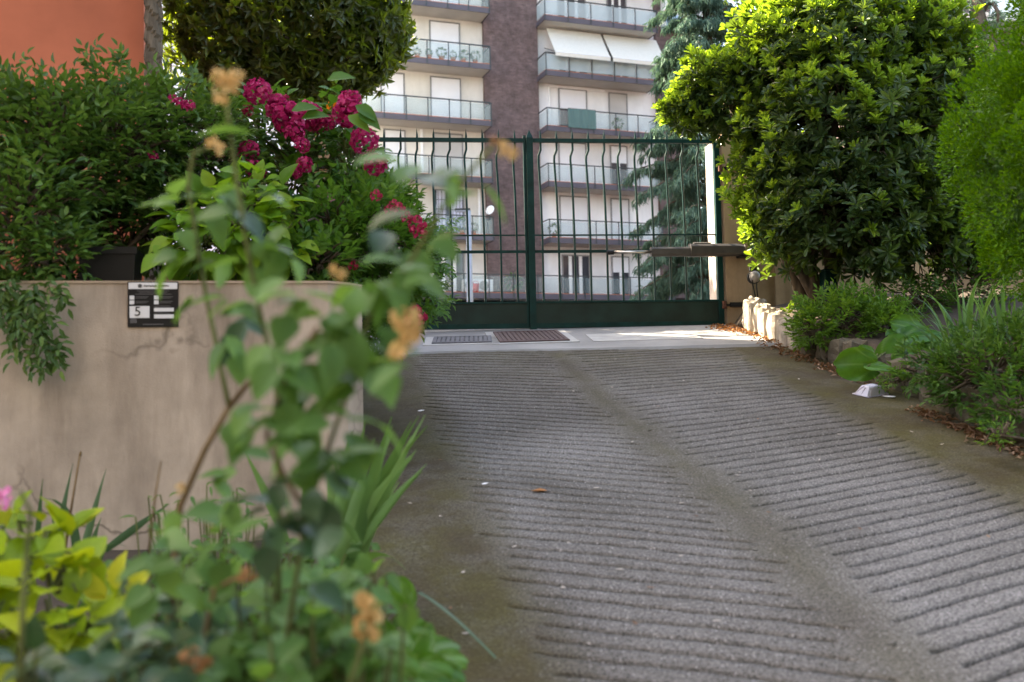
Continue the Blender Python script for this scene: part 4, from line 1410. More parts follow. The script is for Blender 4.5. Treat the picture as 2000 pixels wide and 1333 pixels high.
b = (2.70, 7.75, rbed_z(2.7, 7.75))
sprig_shrub('low_shrub', 'fine leaved low green shrub spilling over the pale stones near the gate pillar',
            [pxlobe(1650, 625, 7.75, .38, .35, .24), pxlobe(1590, 640, 7.7, .20, .25, .17), pxlobe(1730, 640, 7.6, .26, .3, .20)], 560, M['nandina'], .058, .022, b, .11, 3)
b = (2.95, 5.75, rbed_z(2.95, 5.75))
sprig_shrub('low_shrub', 'fine leaved dark green shrub hanging over the mossy kerb below the conifer',
            [pxlobe(1930, 730, 5.6, .36, .4, .24), pxlobe(1830, 720, 5.8, .20, .25, .15), pxlobe(1985, 800, 5.25, .22, .25, .18), pxlobe(1985, 690, 5.7, .24, .3, .22)], 560, M['nandina_dark'], .056, .020, b, .10, 3)
b = (3.45, 8.6, rbed_z(3.45, 8.6))
sprig_shrub('low_shrub', 'dark leafy undergrowth between the round shrub and the sword leaved clump',
            [pxlobe(1800, 590, 8.2, .40, .4, .22), pxlobe(1890, 560, 8.4, .45, .4, .40), pxlobe(1960, 480, 8.6, .4, .4, .5)], 480, M['nandina_dark'], .055, .020, b, .11, 3)
b = (2.58, 6.3, rbed_z(2.58, 6.3))
sprig_shrub('ground_weed', 'thin pale weed trailing over the kerb beside the clear plastic tray',
            [pxlobe(1760, 745, 6.3, .16, .12, .045)], 40, M['nandina'], .035, .010, b, .07, 3, 'weed', 60, 2)
b = (2.68, 4.75, rbed_z(2.68, 4.75) - .1)
sprig_shrub('ground_weed', 'small green weed growing at the foot of the mossy kerb',
            [pxlobe(1950, 850, 4.85, .07, .06, .05)], 22, M['nandina'], .035, .012, b, .06, 2, 'weed', 60, 2)

def blade_leaf(bag_list, p, d0, L, W, arch):
    bag_list.append((Vector(p), Vector(d0).normalized(), L, W, arch))

def sword_clump(name, label, spot, n, L, W, spread, mat, extra=(), lean=(0, 0, 0), arch=(.1, .5), brown=0.0):
    """clump of sword leaves; each blade a part with its own curve"""
    root = empty(name, spot, 0, label, 'plant')
    items = []
    for i in range(n):
        a = random.uniform(0, 2 * PI); s_ = random.uniform(.05, spread)
        d = Vector((math.cos(a) * s_, math.sin(a) * s_ * .7, 1)) + Vector(lean)
        p = Vector(spot) + Vector((math.cos(a) * .10 * random.random(), math.sin(a) * .10 * random.random(), -.02))
        items.append((p, d.normalized(), L * random.uniform(.6, 1.1), W * random.uniform(.7, 1.1), random.uniform(*arch)))
    items += list(extra)
    for (p, d, l_, w_, ar) in items:
        hz = Vector((d.x, d.y, 0)); hz = hz.normalized() if hz.length > .02 else Vector((1, 0, 0))
        side = d.cross(hz)
        side = side.normalized() if side.length > .02 else Vector((0, 1, 0))
        a = random.uniform(-.9, .9)
        if extra:
            side = d.cross(_f).normalized(); a *= .6
        side = (side * math.cos(a) + d.cross(side) * math.sin(a)).normalized()
        nv = side.cross(d).normalized()
        vs_, fs = [], []
        N = 9
        q = Vector(p)
        dd = d.copy()
        for i in range(N + 1):
            t = i / N
            w2 = w_ * .5 * (1 - t ** 2.6) * (.75 + .35 * math.sin(PI * min(1, t * 1.2)))
            w2 = max(w2, .0008)
            vs_ += [tuple(q - side * w2 + nv * w2 * .25), tuple(q), tuple(q + side * w2 + nv * w2 * .25)]
            dd = (dd + (hz * .7 + Vector((0, 0, -1.0))) * ar * (t ** 1.6) * .30).normalized()
            q = q + dd * l_ / N
        for i in range(N):
            for s2 in (0, 1):
                k = 3 * i + s2
                fs.append((k, k + 1, k + 4, k + 3))
        m_ = mat
        MB().add(vs_, fs).build('blade', m_, root, True)
    return root
s = P(1885, 690, 6.35)
sword_clump('iris_clump', 'clump of long sword leaves with arching tips under the conifer', (s.x, s.y, rbed_z(s.x, s.y)), 34, .62, .036, .95, M['iris'], arch=(.1, 1.3))
s = P(1965, 680, 6.2)
sword_clump('iris_clump', 'upright narrow sword leaves beside the arching clump under the conifer', (s.x, s.y, rbed_z(s.x, s.y)), 22, .60, .030, .55, M['iris'], arch=(.05, .7))

def rib_mat():
    return None
def broad_leaf(root, p, d, up, L, W, mat, cup=.25, name='leaf'):
    """big rounded leaf with wavy rim, raised veins"""
    d = Vector(d).normalized(); n = Vector(up); n = (n - d * d.dot(n)).normalized(); x = d.cross(n)
    p = Vector(p)
    vs_, fs = [], []
    NR, NS = 20, 25
    for i in range(NR + 1):
        t = i / NR
        wd = W * .5 * (max(0.0, 1 - (2 * (0.05 + .93 * t) - 1) ** 2)) ** .42
        for j in range(NS):
            s_ = 2 * j / (NS - 1) - 1
            zz = cup * W * .5 * abs(s_) ** 1.4 * 1.1 - .26 * L * t * t + .05 * L * math.sin(3.0 * t + 4 * s_) + .011 * L * abs(math.sin(7.0 * math.atan2(s_ * wd / L, t + .10))) * (1 if abs(s_) > .08 else .2) + .02 * L * math.sin(t * 9 + s_ * 3) * abs(s_)
            yy = t - .10 * (1 - abs(s_)) * (1 - t) * 0 + .06 * abs(s_) * (t - .5)
            vs_.append(tuple(p + x * (s_ * wd) + d * (yy * L) + n * zz))
    for i in range(NR):
        for j in range(NS - 1):
            a = i * NS + j
            fs.append((a, a + 1, a + NS + 1, a + NS))
    o = MB().add(vs_, fs).build(name, mat, root, True)
    vn = []
    for i in range(NR + 1):
        for j in range(NS):
            s_ = 2 * j / (NS - 1) - 1
            an = math.atan2(s_ * .45, i / NR + .12)
            vn.append(max(0.0, 1 - abs(math.sin(5.5 * an)) * 3.2) if abs(s_) > .06 else 1.0)
    o.data.attributes.new('vein', 'FLOAT', 'POINT').data.foreach_set('value', vn)
    return o

def bergenia(name, label, spot, leaves, mat):
    root = empty(name, spot, 0, label, 'plant')
    mb = MB()
    for (px, py, Y, ang, tilt, Lpx) in leaves:
        """px,py: leaf centre; ang: image direction of the tip; tilt: how far the blade faces the viewer"""
        c = P(px, py, Y)
        L = Lpx * Y / FPX
        d = RGT * math.cos(ang) * 1.0 + UPV * math.sin(ang) * .55 - _f * (.35 * (1 - math.sin(ang)))
        n = UPV * (1 - tilt) - _f * tilt
        d.normalize()
        st = c - d * L * .5
        broad_leaf(root, st, d, n, L, L * .88, mat)
        mb.tube(bend(Vector(spot) + Vector((random.uniform(-.04, .04), random.uniform(-.04, .04), 0)), st + d * .01, .02, 4, .004), .006, 5)
    mb.build('leaf_stalks', M['cane_green'], root, True)
    return root
s = P(1735, 705, 6.9); s.z = rbed_z(s.x, s.y)
bergenia('bergenia', 'broad round leaved plant hanging over the kerb above the clear plastic tray', s,
         [(1675, 712, 6.55, PI * .98, .85, 78), (1748, 690, 6.75, PI * .35, .75, 78), (1720, 718, 6.5, 0.1, .25, 60), (1800, 655, 6.9, .4, .35, 80), (1775, 640, 7.0, PI * .75, .6, 62), (1762, 655, 6.95, PI * .8, .3, 55), (1770, 702, 6.65, .5, .6, 50), (1830, 670, 6.9, .1, .5, 70), (1700, 690, 6.9, 2.2, .4, 45)], M['berg'])

# ------------------------------------------------------------------ kerb stones
def rock(name, parent, c, sx, sy, sz, mat, yaw=0, rough=.16, seed=0):
    rnd = random.Random(seed)
    n, m = 14, 11
    vs_, fs = [], []
    for i in range(m + 1):
        th = PI * i / m
        for j in range(n):
            ph = 2 * PI * j / n
            v = Vector((math.sin(th) * math.cos(ph), math.sin(th) * math.sin(ph), math.cos(th)))
            k = max(abs(v.x), abs(v.y), abs(v.z)) ** -.72
            nz = mnoise.noise(v * 2.2 + Vector((seed * 3.7, 0, 0))) * 1.6 + mnoise.noise(v * 5.5 + Vector((0, seed * 2.1, 0))) * .9
            v = v * k * (1 + rough * nz + rnd.uniform(-.03, .03))
            x, y_ = v.x * sx, v.y * sy
            vs_.append((c[0] + x * math.cos(yaw) - y_ * math.sin(yaw), c[1] + x * math.sin(yaw) + y_ * math.cos(yaw), c[2] + v.z * sz))
    for i in range(m):
        for j in range(n):
            fs.append((i * n + j, (i + 1) * n + j, (i + 1) * n + (j + 1) % n, i * n + (j + 1) % n))
    return MB().add(vs_, fs).build(name, mat, parent, False)
kr = empty('stone_kerb', (kerb_x(7), 7, ramp_z(7)), 0, 'rough tuff stone kerb edging the raised garden bed along the ramp', 'kerb')
yy, i = 9.55, 0
while yy > 1.6:
    ln = random.uniform(.11, .17) if yy > 8.1 else random.uniform(.17, .30)
    yc = yy - ln / 2
    x = kerb_x(yc) + .10
    top = ramp_z(yc) + (float(np.interp(yc, [8.0, 8.4, 9.5], [.20, .23, .30])) if yc > 8 else random.uniform(.15, .20))
    zb = ramp_z(yc) - .08
    yaw = math.atan2(kerb_x(yc + .3) - kerb_x(yc - .3), -.6) * .0 + random.uniform(-.12, .12)
    rock('stone', kr, (x + random.uniform(-.02, .025), yc, (top + zb) / 2 + random.uniform(-.015, .015)), .085, ln * .52, (top - zb) / 2, M['tuff'] if yc > 8.05 else M['tuff_dark'], yaw, .10, i)
    yy -= ln; i += 1
sp = gate_px @ Vector((LW + .33, -.20, 0))
t = empty('upright_stone', (sp.x, sp.y, ramp_z(9.6)), 0, 'upright grey stone slab leaning at the foot of the ochre pillar', 'stone')
rock('slab', t, (sp.x, sp.y, ramp_z(9.6) + .13), .07, .07, .19, M['tuff'], .2, .07, 99)

# green post, round lamp with cable
c = P(1618, 560, 8.6); c.z = rbed_z(c.x, c.y)
zt = P(1618, 530, 8.6).z - c.z
t = empty('green_bollard', c, rad(12), 'short dark green metal post standing in front of the round shrub trunks', 'bollard')
MB().box(-.055, .055, -.05, .05, -.1, zt).build('post_body', M['gate'], t, bevel=.006, world=False)
MB().box(-.062, .062, -.057, .057, zt, zt + .012).build('cap', M['gate'], t, world=False)
MB().box(-.01, .012, -.054, -.0505, zt - .125, zt - .095).build('lock_plate', M['frame_white'], t, world=False)
c = P(1474, 541, 9.75)
t = empty('wall_lamp', c, 0, 'round milky wall lamp with a hanging black cable beside the ochre pillar', 'lamp')
mb = MB(); vs_ = []
for i in range(6):
    th = PI / 2 * i / 5
    for j in range(14):
        a = 2 * PI * j / 14
        vs_.append((math.sin(th) * .056 * math.cos(a), -.055 * math.cos(th), math.sin(th) * .062 * math.sin(a)))
fs = [(i * 14 + j, i * 14 + (j + 1) % 14, (i + 1) * 14 + (j + 1) % 14, (i + 1) * 14 + j) for i in range(5) for j in range(14)]
MB().add(vs_, fs).build('diffuser', M['lamp_white'], t, True, world=False)
MB().tube([(0, 0, 0), (0, .06, 0)], .066, 16).build('back_plate', M['black_iron'], t, world=False)
MB().tube([(-.02, .0, .10), (-.035, -.03, -.05), (-.01, -.03, -.18), (.02, -.02, -.33)], .006, 5).tube([(.03, .0, .09), (.01, -.02, -.1), (.03, -.02, -.33)], .006, 5).build('cable', M['plastic_black'], t, world=False)
MB().box(-.045, .05, -.01, .05, .06, .10).build('bracket', M['black_iron'], t, world=False)

# ------------------------------------------------------------------ litter
p = on_ramp(1700, 771)
Fr = Matrix.Translation(p) @ Matrix.Rotation(math.atan(.22), 4, 'X') @ Matrix.Rotation(rad(28), 4, 'Z')
t = empty('plastic_tray', p, 0, 'clear crumpled plastic food tray lying upside down by the kerb', 'tray')
mb = MB()
lo = [(-.085, -.06), (.085, -.06), (.085, .06), (-.085, .06)]; hi = [(-.055, -.038), (.055, -.042), (.05, .038), (-.058, .036)]
rings = []
for (z, k, kk) in ((.004, 1.06, 0), (.007, 1.0, 0), (.055, 0, 1), (.062, 0, .86)):
    pts_ = lo if k else hi; s_ = k or kk
    ring = []
    for a in range(4):
        A_, B_ = pts_[a], pts_[(a + 1) % 4]
        for f in (.08, .35, .5, .65, .92):
            ring.append(tuple(Fr @ Vector(((A_[0] * (1 - f) + B_[0] * f) * s_ + random.uniform(-.003, .003), (A_[1] * (1 - f) + B_[1] * f) * s_ + random.uniform(-.003, .003), z + random.uniform(-.003, .003) * (1 if z > .01 else .2)))))
    rings.append(ring)
vs_ = [q for r_ in rings for q in r_]; n = 20
fs = [(i * n + j, i * n + (j + 1) % n, (i + 1) * n + (j + 1) % n, (i + 1) * n + j) for i in range(3) for j in range(n)] + [tuple(range(3 * n, 4 * n))]
o = mb.add(vs_, fs).build('tray_shell', M['plastic_clear'], t)
o.modifiers.new('thick', 'SOLIDIFY').thickness = .0012
mb = MB()
mb.tube([Fr @ Vector((x * 1.07, y_ * 1.07, .006)) for x, y_ in lo + lo[:1]], .003, 5)
mb.build('rim', M['plastic_clear'], t)

def flat_scrap(name, p, L, W, yaw, mat, label, cat, group, curl=.2, slope=.22):
    Fq = Matrix.Translation(Vector(p) + Vector((0, 0, .004))) @ Matrix.Rotation(math.atan(slope), 4, 'X') @ Matrix.Rotation(yaw, 4, 'Z')
    vs_ = []
    pr = [(-.5, 0), (-.25, .36), (.1, .5), (.35, .3), (.5, 0), (.3, -.38), (0, -.5), (-.3, -.34)]
    for (a, b_) in pr:
        vs_.append(Fq @ Vector((a * L * random.uniform(.85, 1.1), b_ * W * random.uniform(.75, 1.15), curl * L * (a * a + b_ * b_) * random.uniform(.4, 1.4))))
    vs_.append(Fq @ Vector((0, 0, .001)))
    fs = [(i, (i + 1) % 8, 8) for i in range(8)]
    o = MB().add(vs_, fs).build(name, mat, None, True)
    return tag(o, label, cat, group)
flat_scrap('paper_scrap', on_ramp(1735, 776), .085, .045, -.2, M['paper'], 'torn white paper scrap beside the clear plastic tray', 'paper', None, .1)
flat_scrap('fallen_leaf', on_ramp(1052, 963), .085, .030, .1, M['dryleaf_red'], 'curled rusty orange leaf, largest on the grooved ramp', 'leaf', None, .5)
flat_scrap('paper_scrap', on_ramp(750, 763), .07, .035, .1, M['paleleaf'], 'pale scrap lying on the mossy ramp edge near the beige wall', 'paper', None, .3)
flat_scrap('paper_scrap', on_ramp(1620, 722), .09, .05, .4, M['paleleaf'], 'pale torn scrap among the brown leaves along the kerb', 'paper', None, .3)
flat_scrap('paper_scrap', on_ramp(822, 804), .05, .03, .4, M['paper'], 'white scrap lying on the ramp beside the sword leaf tips', 'paper', None, .3)
flat_scrap('paper_scrap', on_ramp(947, 947), .035, .02, .4, M['paper'], 'bright white fleck on the ramp grooves beside the rusty leaf', 'paper', None, .3)
spots = [(870, 752), (1083, 715), (1202, 703), (1190, 713), (1195, 758), (1120, 766), (1285, 795), (990, 846), (1235, 865), (830, 878), (1165, 955), (1330, 985), (1215, 1050), (1005, 1070), (1110, 1062), (1360, 1010), (1440, 930), (1445, 925), (1502, 1003), (1400, 770), (1335, 745), (1480, 820), (1560, 742), (1640, 850), (1680, 1035), (1840, 870), (1780, 845), (1720, 880), (1555, 705), (1330, 1088), (1470, 1140), (1210, 1115), (1100, 1150), (1240, 1220), (860, 1010), (905, 1120), (880, 1190), (910, 1240), (1600, 900), (1930, 1050), (1150, 1260), (1400, 1215), (860, 900), (800, 985), (1275, 758), (1270, 1150), (1465, 960)]
for i, (x, y_) in enumerate(spots):
    pale = i % 3 != 0
    flat_scrap('fallen_leaf', on_ramp(x, y_), random.uniform(.016, .036), random.uniform(.009, .016), random.uniform(0, 6.2), M['paleleaf'] if pale else M['dryleaf'],
               'small pale dry petal lying loose on the grooved ramp' if pale else 'small brown dry leaf lying loose on the grooved ramp', 'petal' if pale else 'leaf',
               'pale petals on the ramp' if pale else 'brown leaves on the ramp', .3)
bag = Leaves(); bag2 = Leaves()
def litter(bg_, px0, py0, px1, py1, n, w_):
    for _ in range(n):
        t_ = random.random()
        p = on_ramp(px0 + (px1 - px0) * t_ + random.gauss(0, w_), py0 + (py1 - py0) * t_ + random.gauss(0, w_ * .32))
        if p.y > 9.9 or p.x > kerb_x(p.y) + .03: continue
        p.z += .006 + random.random() * .010 + (.012 if p.y > CREST else 0)
        bg_.add(p, (random.gauss(0, 1), random.gauss(0, 1), random.gauss(0, .25)), (random.gauss(0, .4), random.gauss(0, .4), 1), random.uniform(.03, .055), random.uniform(.014, .024))
litter(bag, 1545, 690, 1650, 735, 130, 9); litter(bag, 1640, 730, 1700, 752, 40, 7); litter(bag, 1780, 800, 1925, 860, 190, 11); litter(bag, 1900, 850, 2010, 895, 90, 10); litter(bag, 1480, 668, 1560, 700, 70, 8)
litter(bag2, 1395, 642, 1480, 655, 230, 9); litter(bag2, 1470, 655, 1535, 672, 190, 9); litter(bag2, 1410, 636, 1450, 642, 60, 7)
for bg_, mt, lb in ((bag, 'dryleaf', 'brown dry leaf litter gathered along the kerb'), (bag2, 'dryleaf_red', 'rusty leaf litter heaped in the sun at the foot of the ochre pillar')):
    p, X, D, N = bg_.mats(); v0, t0 = base('ovate', 2, .5, .2)
    vv = (p[:, None, :] + v0[None, :, 0:1] * X[:, None, :] + v0[None, :, 1:2] * D[:, None, :] + v0[None, :, 2:3] * N[:, None, :]).reshape(-1, 3)
    tt = (t0[None] + (np.arange(len(p)) * len(v0))[:, None, None]).reshape(-1, 3)
    tag(link('leaf_litter', tri_mesh('leaf_litter', vv, tt), M[mt]), lb, 'leaf litter', None, 'stuff')

# ================================================================== BEYOND THE GATE
def cedar(name, label, base_px, Y, top, lob, seed):
    random.seed(seed)
    b0 = P(base_px, 600, Y); b0.z = 2.085
    root = empty(name, b0, 0, label, 'tree')
    MB().tube(bend(b0, b0 + Vector((.1, 0, top)), 0, 10, .05), list(np.linspace(.28, .04, 11)), 9).build('trunk', M['bark'], root, True)
    mb = MB(); bag = Leaves()
    z = 1.6
    while z < top - .3:
        R = lob(z)
        for _ in range(5):
            a = random.uniform(0, 2 * PI)
            r_ = R * random.uniform(.7, 1.08)
            st = b0 + Vector((0, 0, z + random.uniform(-.2, .2)))
            en = st + Vector((math.cos(a) * r_, math.sin(a) * r_, -.10 * r_ + random.uniform(-.2, .25)))
            pts_ = bend(st, en, .22 * r_, 6, .05)
            mb.tube(pts_, list(np.linspace(.045, .008, 7)), 5)
            for s_ in range(46):
                t_ = random.uniform(.18, 1.02)
                i = min(5, int(t_ * 6)); q = pts_[i].lerp(pts_[i + 1], min(1, t_ * 6 - i))
                side = Vector((-math.sin(a), math.cos(a), 0)) * random.uniform(-1, 1) * .42 * r_ * (1.12 - t_) * .9
                q = q + side + Vector((0, 0, -.25 * abs(side.length) + random.uniform(-.05, .03)))
                dr = Vector((math.cos(a) * .5, math.sin(a) * .5, -.35)) + side * .5
                for _k in range(9):
                    d = dr.normalized() * .5 + Vector((random.gauss(0, .35), random.gauss(0, .35), random.gauss(-.55, .35)))
                    bag.add(q + Vector((random.gauss(0, .05), random.gauss(0, .05), random.gauss(0, .04))), d, (random.gauss(0, .5), random.gauss(0, .5), 1), random.uniform(.12, .26), .022)
        z += .34
    mb.build('limbs', M['bark'], root, True)
    foliage(root, bag, base('lance', 2, .3, .35), M['cedar'], n_parts=0, mass='crown')
cedar('cedar_tree', 'blue green cedar with drooping branches behind the gate', 1395, 25, 12.5, lambda z: float(np.interp(z, [1, 3, 6, 9, 12.5], [2.0, 2.1, 1.95, 1.3, .5])), 5)
random.seed(21)

def leafy_tree(name, label, base_xy, z0, lobes, n, L, W, mat, shape='ovate', k=8, spread=80, trunk=.12, parts=0, droop=-.2, twigs=.2, inner=.5):
    root = empty(name, (base_xy[0], base_xy[1], z0), 0, label, 'tree')
    tips = shell_points(lobes, n, inner)
    bag = Leaves()
    for p, nn in tips:
        ax = (nn + Vector((0, 0, droop)) + Vector((random.uniform(-.6, .6), random.uniform(-.6, .6), random.uniform(-.5, .5)))).normalized()
        bag.rosette(p, ax, k, rad(spread), L, W, .35)
    foliage(root, bag, base(shape, 3 if parts else 2, .3, .2), mat, 'leaf', 'leaf_mass', parts)
    woody(root, (base_xy[0], base_xy[1], z0 - .05), lobes, tips, M['bark'], trunk, twigs, 3 if trunk < .2 else 1)
    return root
# laurel behind the flower bed
lob = [pxlobe(560, 60, 12.7, 1.25, 1.0, .80), pxlobe(430, 60, 12.6, .72, .8, .85), pxlobe(690, 60, 12.9, .68, .8, .80), pxlobe(560, -40, 12.7, 1.3, 1.0, .75), pxlobe(640, 130, 12.8, .65, .7, .48), pxlobe(450, 140, 12.6, .58, .7, .46), pxlobe(735, 40, 13.0, .44, .6, .70), pxlobe(560, 150, 12.7, .6, .6, .42)]
b0 = P(560, 300, 12.7)
leafy_tree('laurel_tree', 'dark laurel tree with a sunlit edge, standing behind the magenta flowers', (b0.x, b0.y), 2.085, lob, 2900, .15, .058, M['laurel'], 'ovate', 8, 85, .08, 300, -.35, .25, .5)
# far foliage
c = P(1450, -40, 34)
leafy_tree('far_tree', 'far light green tree top between the cedar and the round shrub', (c.x, c.y), 2.1, [pxlobe(1450, -20, 34, 1.5, 1.5, 1.2), pxlobe(1490, -60, 34, 1.6, 1.5, 1.5)], 500, .22, .10, M['fartree'], 'ovate', 8, 85, .14)
# pine beside the cream building
c = P(1915, 80, 17); c.z = 2.085
t = empty('pine_tree', c, 0, 'pine trunk with a bowed branch in front of the brown building', 'tree')
tp = P(1912, -120, 17)
MB().tube([c, P(1914, 60, 17), P(1908, 20, 17), tp], [.16, .14, .12, .08], 9).build('trunk', M['bark'], t, True)
mb = MB()
mb.tube([P(1910, 40, 17), P(1928, 8, 17), P(1940, 8, 16.9), P(1950, 25, 16.8), P(1948, 45, 16.8)], [.05, .045, .04, .03, .02], 6)
mb.tube([P(1912, 0, 17), P(1880, 8, 17), P(1855, 25, 17)], [.05, .035, .02], 6)
mb.build('branch', M['bark'], t, True)
bag = Leaves()
for (x, y_, s_) in ((1945, 40, 10), (1950, 30, 8), (1938, 50, 8), (1925, 8, 12), (1890, 6, 16), (1870, 14, 12), (1855, 22, 10), (1900, -20, 20), (1940, -10, 18)):
    for _ in range(90):
        p = P(x + random.gauss(0, s_), y_ + random.gauss(0, s_ * .6), 17 + random.gauss(0, .15))
        bag.add(p, (random.gauss(0, 1), random.gauss(0, 1), random.gauss(-.1, .8)), (random.gauss(0, 1), random.gauss(0, 1), 1), .12, .010)
foliage(t, bag, base('lance', 2), M['cedar'], n_parts=0, mass='needles')

# ================================================================== PLANTS, LEFT RAISED BED
# ridged trunk at the house corner
c = P(300, 130, 6.9); c.z = 1.93
t = empty('ridged_trunk', c, 0, 'grey ridged tree trunk at the corner of the orange house', 'tree trunk')
mb = MB(); vs_, fs = [], []
NS = 20; zs = np.arange(0, 7.5, .025)
for i, z in enumerate(zs):
    for j in range(NS):
        a = 2 * PI * j / NS
        saw = ((z * 7.5 + 1.35 * (j / NS) * (2 if True else 1)) % 1.0)
        r_ = .050 + .018 * (1 - saw)
        vs_.append((r_ * math.cos(a), r_ * math.sin(a), z))
for i in range(len(zs) - 1):
    for j in range(NS):
        fs.append((i * NS + j, i * NS + (j + 1) % NS, (i + 1) * NS + (j + 1) % NS, (i + 1) * NS + j))
mb.add(vs_, fs).build('bark', M['bark'], t, world=False)
bag = Leaves()
for _ in range(70):
    a = random.uniform(0, 6.28)
    bag.add((c.x, c.y, c.z + 7.4 + random.uniform(-.2, .2)), (math.cos(a), math.sin(a), random.uniform(-.3, .8)), (0, 0, 1), random.uniform(.8, 1.3), .12)
foliage(t, bag, base('blade', 3, .3, .5), M['jasmine'], n_parts=0, mass='fronds')

# dark shrub over the wall
bz = 1.93
def dark_shrub():
    lobes = [pxlobe(90, 330, 5.1, .42, .40, .42), pxlobe(230, 300, 5.4, .48, .45, .38), pxlobe(330, 250, 5.7, .42, .4, .28), pxlobe(30, 440, 4.75, .32, .30, .36), pxlobe(80, 505, 4.62, .24, .14, .17),
             pxlobe(400, 320, 5.6, .28, .3, .34), pxlobe(270, 420, 5.5, .40, .3, .30), pxlobe(0, 260, 5.2, .3, .4, .25)]
    root = empty('trailing_shrub', (-2.2, 5.1, bz), 0, 'dark green leafy shrub spilling over the beige wall below the orange house', 'shrub')
    bag = Leaves()
    tips = shell_points(lobes, 2700, .35)
    for p, n in tips:
        ax = (n + Vector((random.uniform(-.7, .7), random.uniform(-.7, .4), random.uniform(-.2, .7)))).normalized()
        bag.pinnate(p - ax * .06, ax, (random.uniform(-.6, .6), random.uniform(-.8, .2), 1), .13, 2, .064, .026)
    for (x0, y0, x1, y1, n) in ((40, 540, 50, 700, 22), (70, 540, 100, 712, 22), (15, 540, 20, 640, 12), (110, 540, 125, 575, 6), (5, 540, 8, 600, 8), (30, 130, 60, 300, 8), (190, 150, 175, 100, 5), (230, 150, 260, 120, 5), (60, 600, 125, 695, 8)):
        for i in range(n):
            f = i / n
            p = P(x0 + (x1 - x0) * f + random.gauss(0, 7), y0 + (y1 - y0) * f + random.gauss(0, 5), 4.45 if y0 > 500 else 5.1)
            bag.pinnate(p, (random.uniform(-.8, .8), random.uniform(-.5, 0), -.9 if y0 > 500 else .8), (random.uniform(-.5, .5), -1, .6), .09, 2, .055, .021)
    foliage(root, bag, base('lance', 3, .3, .2), M['jasmine'], 'leaf', 'leaf_mass', 300, 12)
    mb = MB()
    for (x0, y0, x1, y1) in ((60, 520, 65, 690), (85, 520, 95, 700), (25, 520, 30, 680)):
        a = P(x0, y0, 4.6); b_ = P(x1, y1, 4.42)
        mb.tube(bend(a, b_, .0, 5, .01), .004, 5)
    mb.build('trailing_stems', M['cane_green'], root, True)
    woody(root, (-2.2, 5.1, bz - .05), lobes, tips, M['twig'], .022, .25, 6)
    fl = flower_mesh('flower', 26, .028, .022)
    for (x, y_) in ((300, 305), (352, 200), (362, 207), (340, 195), (372, 205)):
        o = link('flower', fl, None, root, False); o.location = P(x, y_, 5.1) - root.location
        o.scale = (.8,) * 3

def flower_mesh(name, n, R, L, mat='magenta', flat=.75):
    bag = Leaves()
    for i in range(n):
        th = math.acos(1 - 1.75 * (i + .5) / n); ph = i * 2.4
        d = Vector((math.sin(th) * math.cos(ph), math.sin(th) * math.sin(ph), math.cos(th)))
        out = (d + Vector((random.gauss(0, .55), random.gauss(0, .55), random.gauss(0, .55)))).normalized()
        tn = d.cross(Vector((random.gauss(0, 1), random.gauss(0, 1), random.gauss(0, 1))))
        bag.add((d.x * R * .8, d.y * R * .8, d.z * R * flat), tn.normalized() * .8 + out * .5, d, L * random.uniform(.8, 1.2), L * .85)
    p, X, D, N = bag.mats(); v0, t0 = base('petal', 2, .35, .2)
    vv = (p[:, None, :] + v0[None, :, 0:1] * X[:, None, :] + v0[None, :, 1:2] * D[:, None, :] + v0[None, :, 2:3] * N[:, None, :]).reshape(-1, 3)
    tt = (t0[None] + (np.arange(len(p)) * len(v0))[:, None, None]).reshape(-1, 3)
    me = tri_mesh(name, vv, tt)
    me.materials.append(M[mat])
    return me
dark_shrub()

# black planter box on the wall
c = P(218, 547, 4.83); c.z = W_TOP
t = empty('planter_box', (c.x, c.y, 1.93), rad(10), 'black plastic planter box standing on the wall under the dark shrub', 'planter')
hb = P(218, 490, 4.83).z - 1.93
wx = .13
mb = MB()
prof = [(-wx, -.10), (wx, -.10), (wx, .10), (-wx, .10)]
vs_ = [(x * .9, y_ * .9, .0) for x, y_ in prof] + [(x, y_, hb) for x, y_ in prof] + [(x * .94, y_ * .92, hb) for x, y_ in prof] + [(x * .86, y_ * .84, .03) for x, y_ in prof]
fs = [(3, 2, 1, 0)] + [(i, (i + 1) % 4, 4 + (i + 1) % 4, 4 + i) for i in range(4)] + [(4 + i, 4 + (i + 1) % 4, 8 + (i + 1) % 4, 8 + i) for i in range(4)] + [(8 + i, 8 + (i + 1) % 4, 12 + (i + 1) % 4, 12 + i) for i in range(4)] + [(12, 13, 14, 15)]
mb.add(vs_, fs).build('box', M['plastic_black'], t, world=False, bevel=.003)
MB().box(-wx - .008, wx + .008, -.108, -.1005, hb - .03, hb + .004).build('rim', M['plastic_black'], t, world=False)
MB().box(-wx * .85, wx * .85, -.08, .08, hb - .05, hb - .04).build('potting_soil', M['soil'], t, world=False)

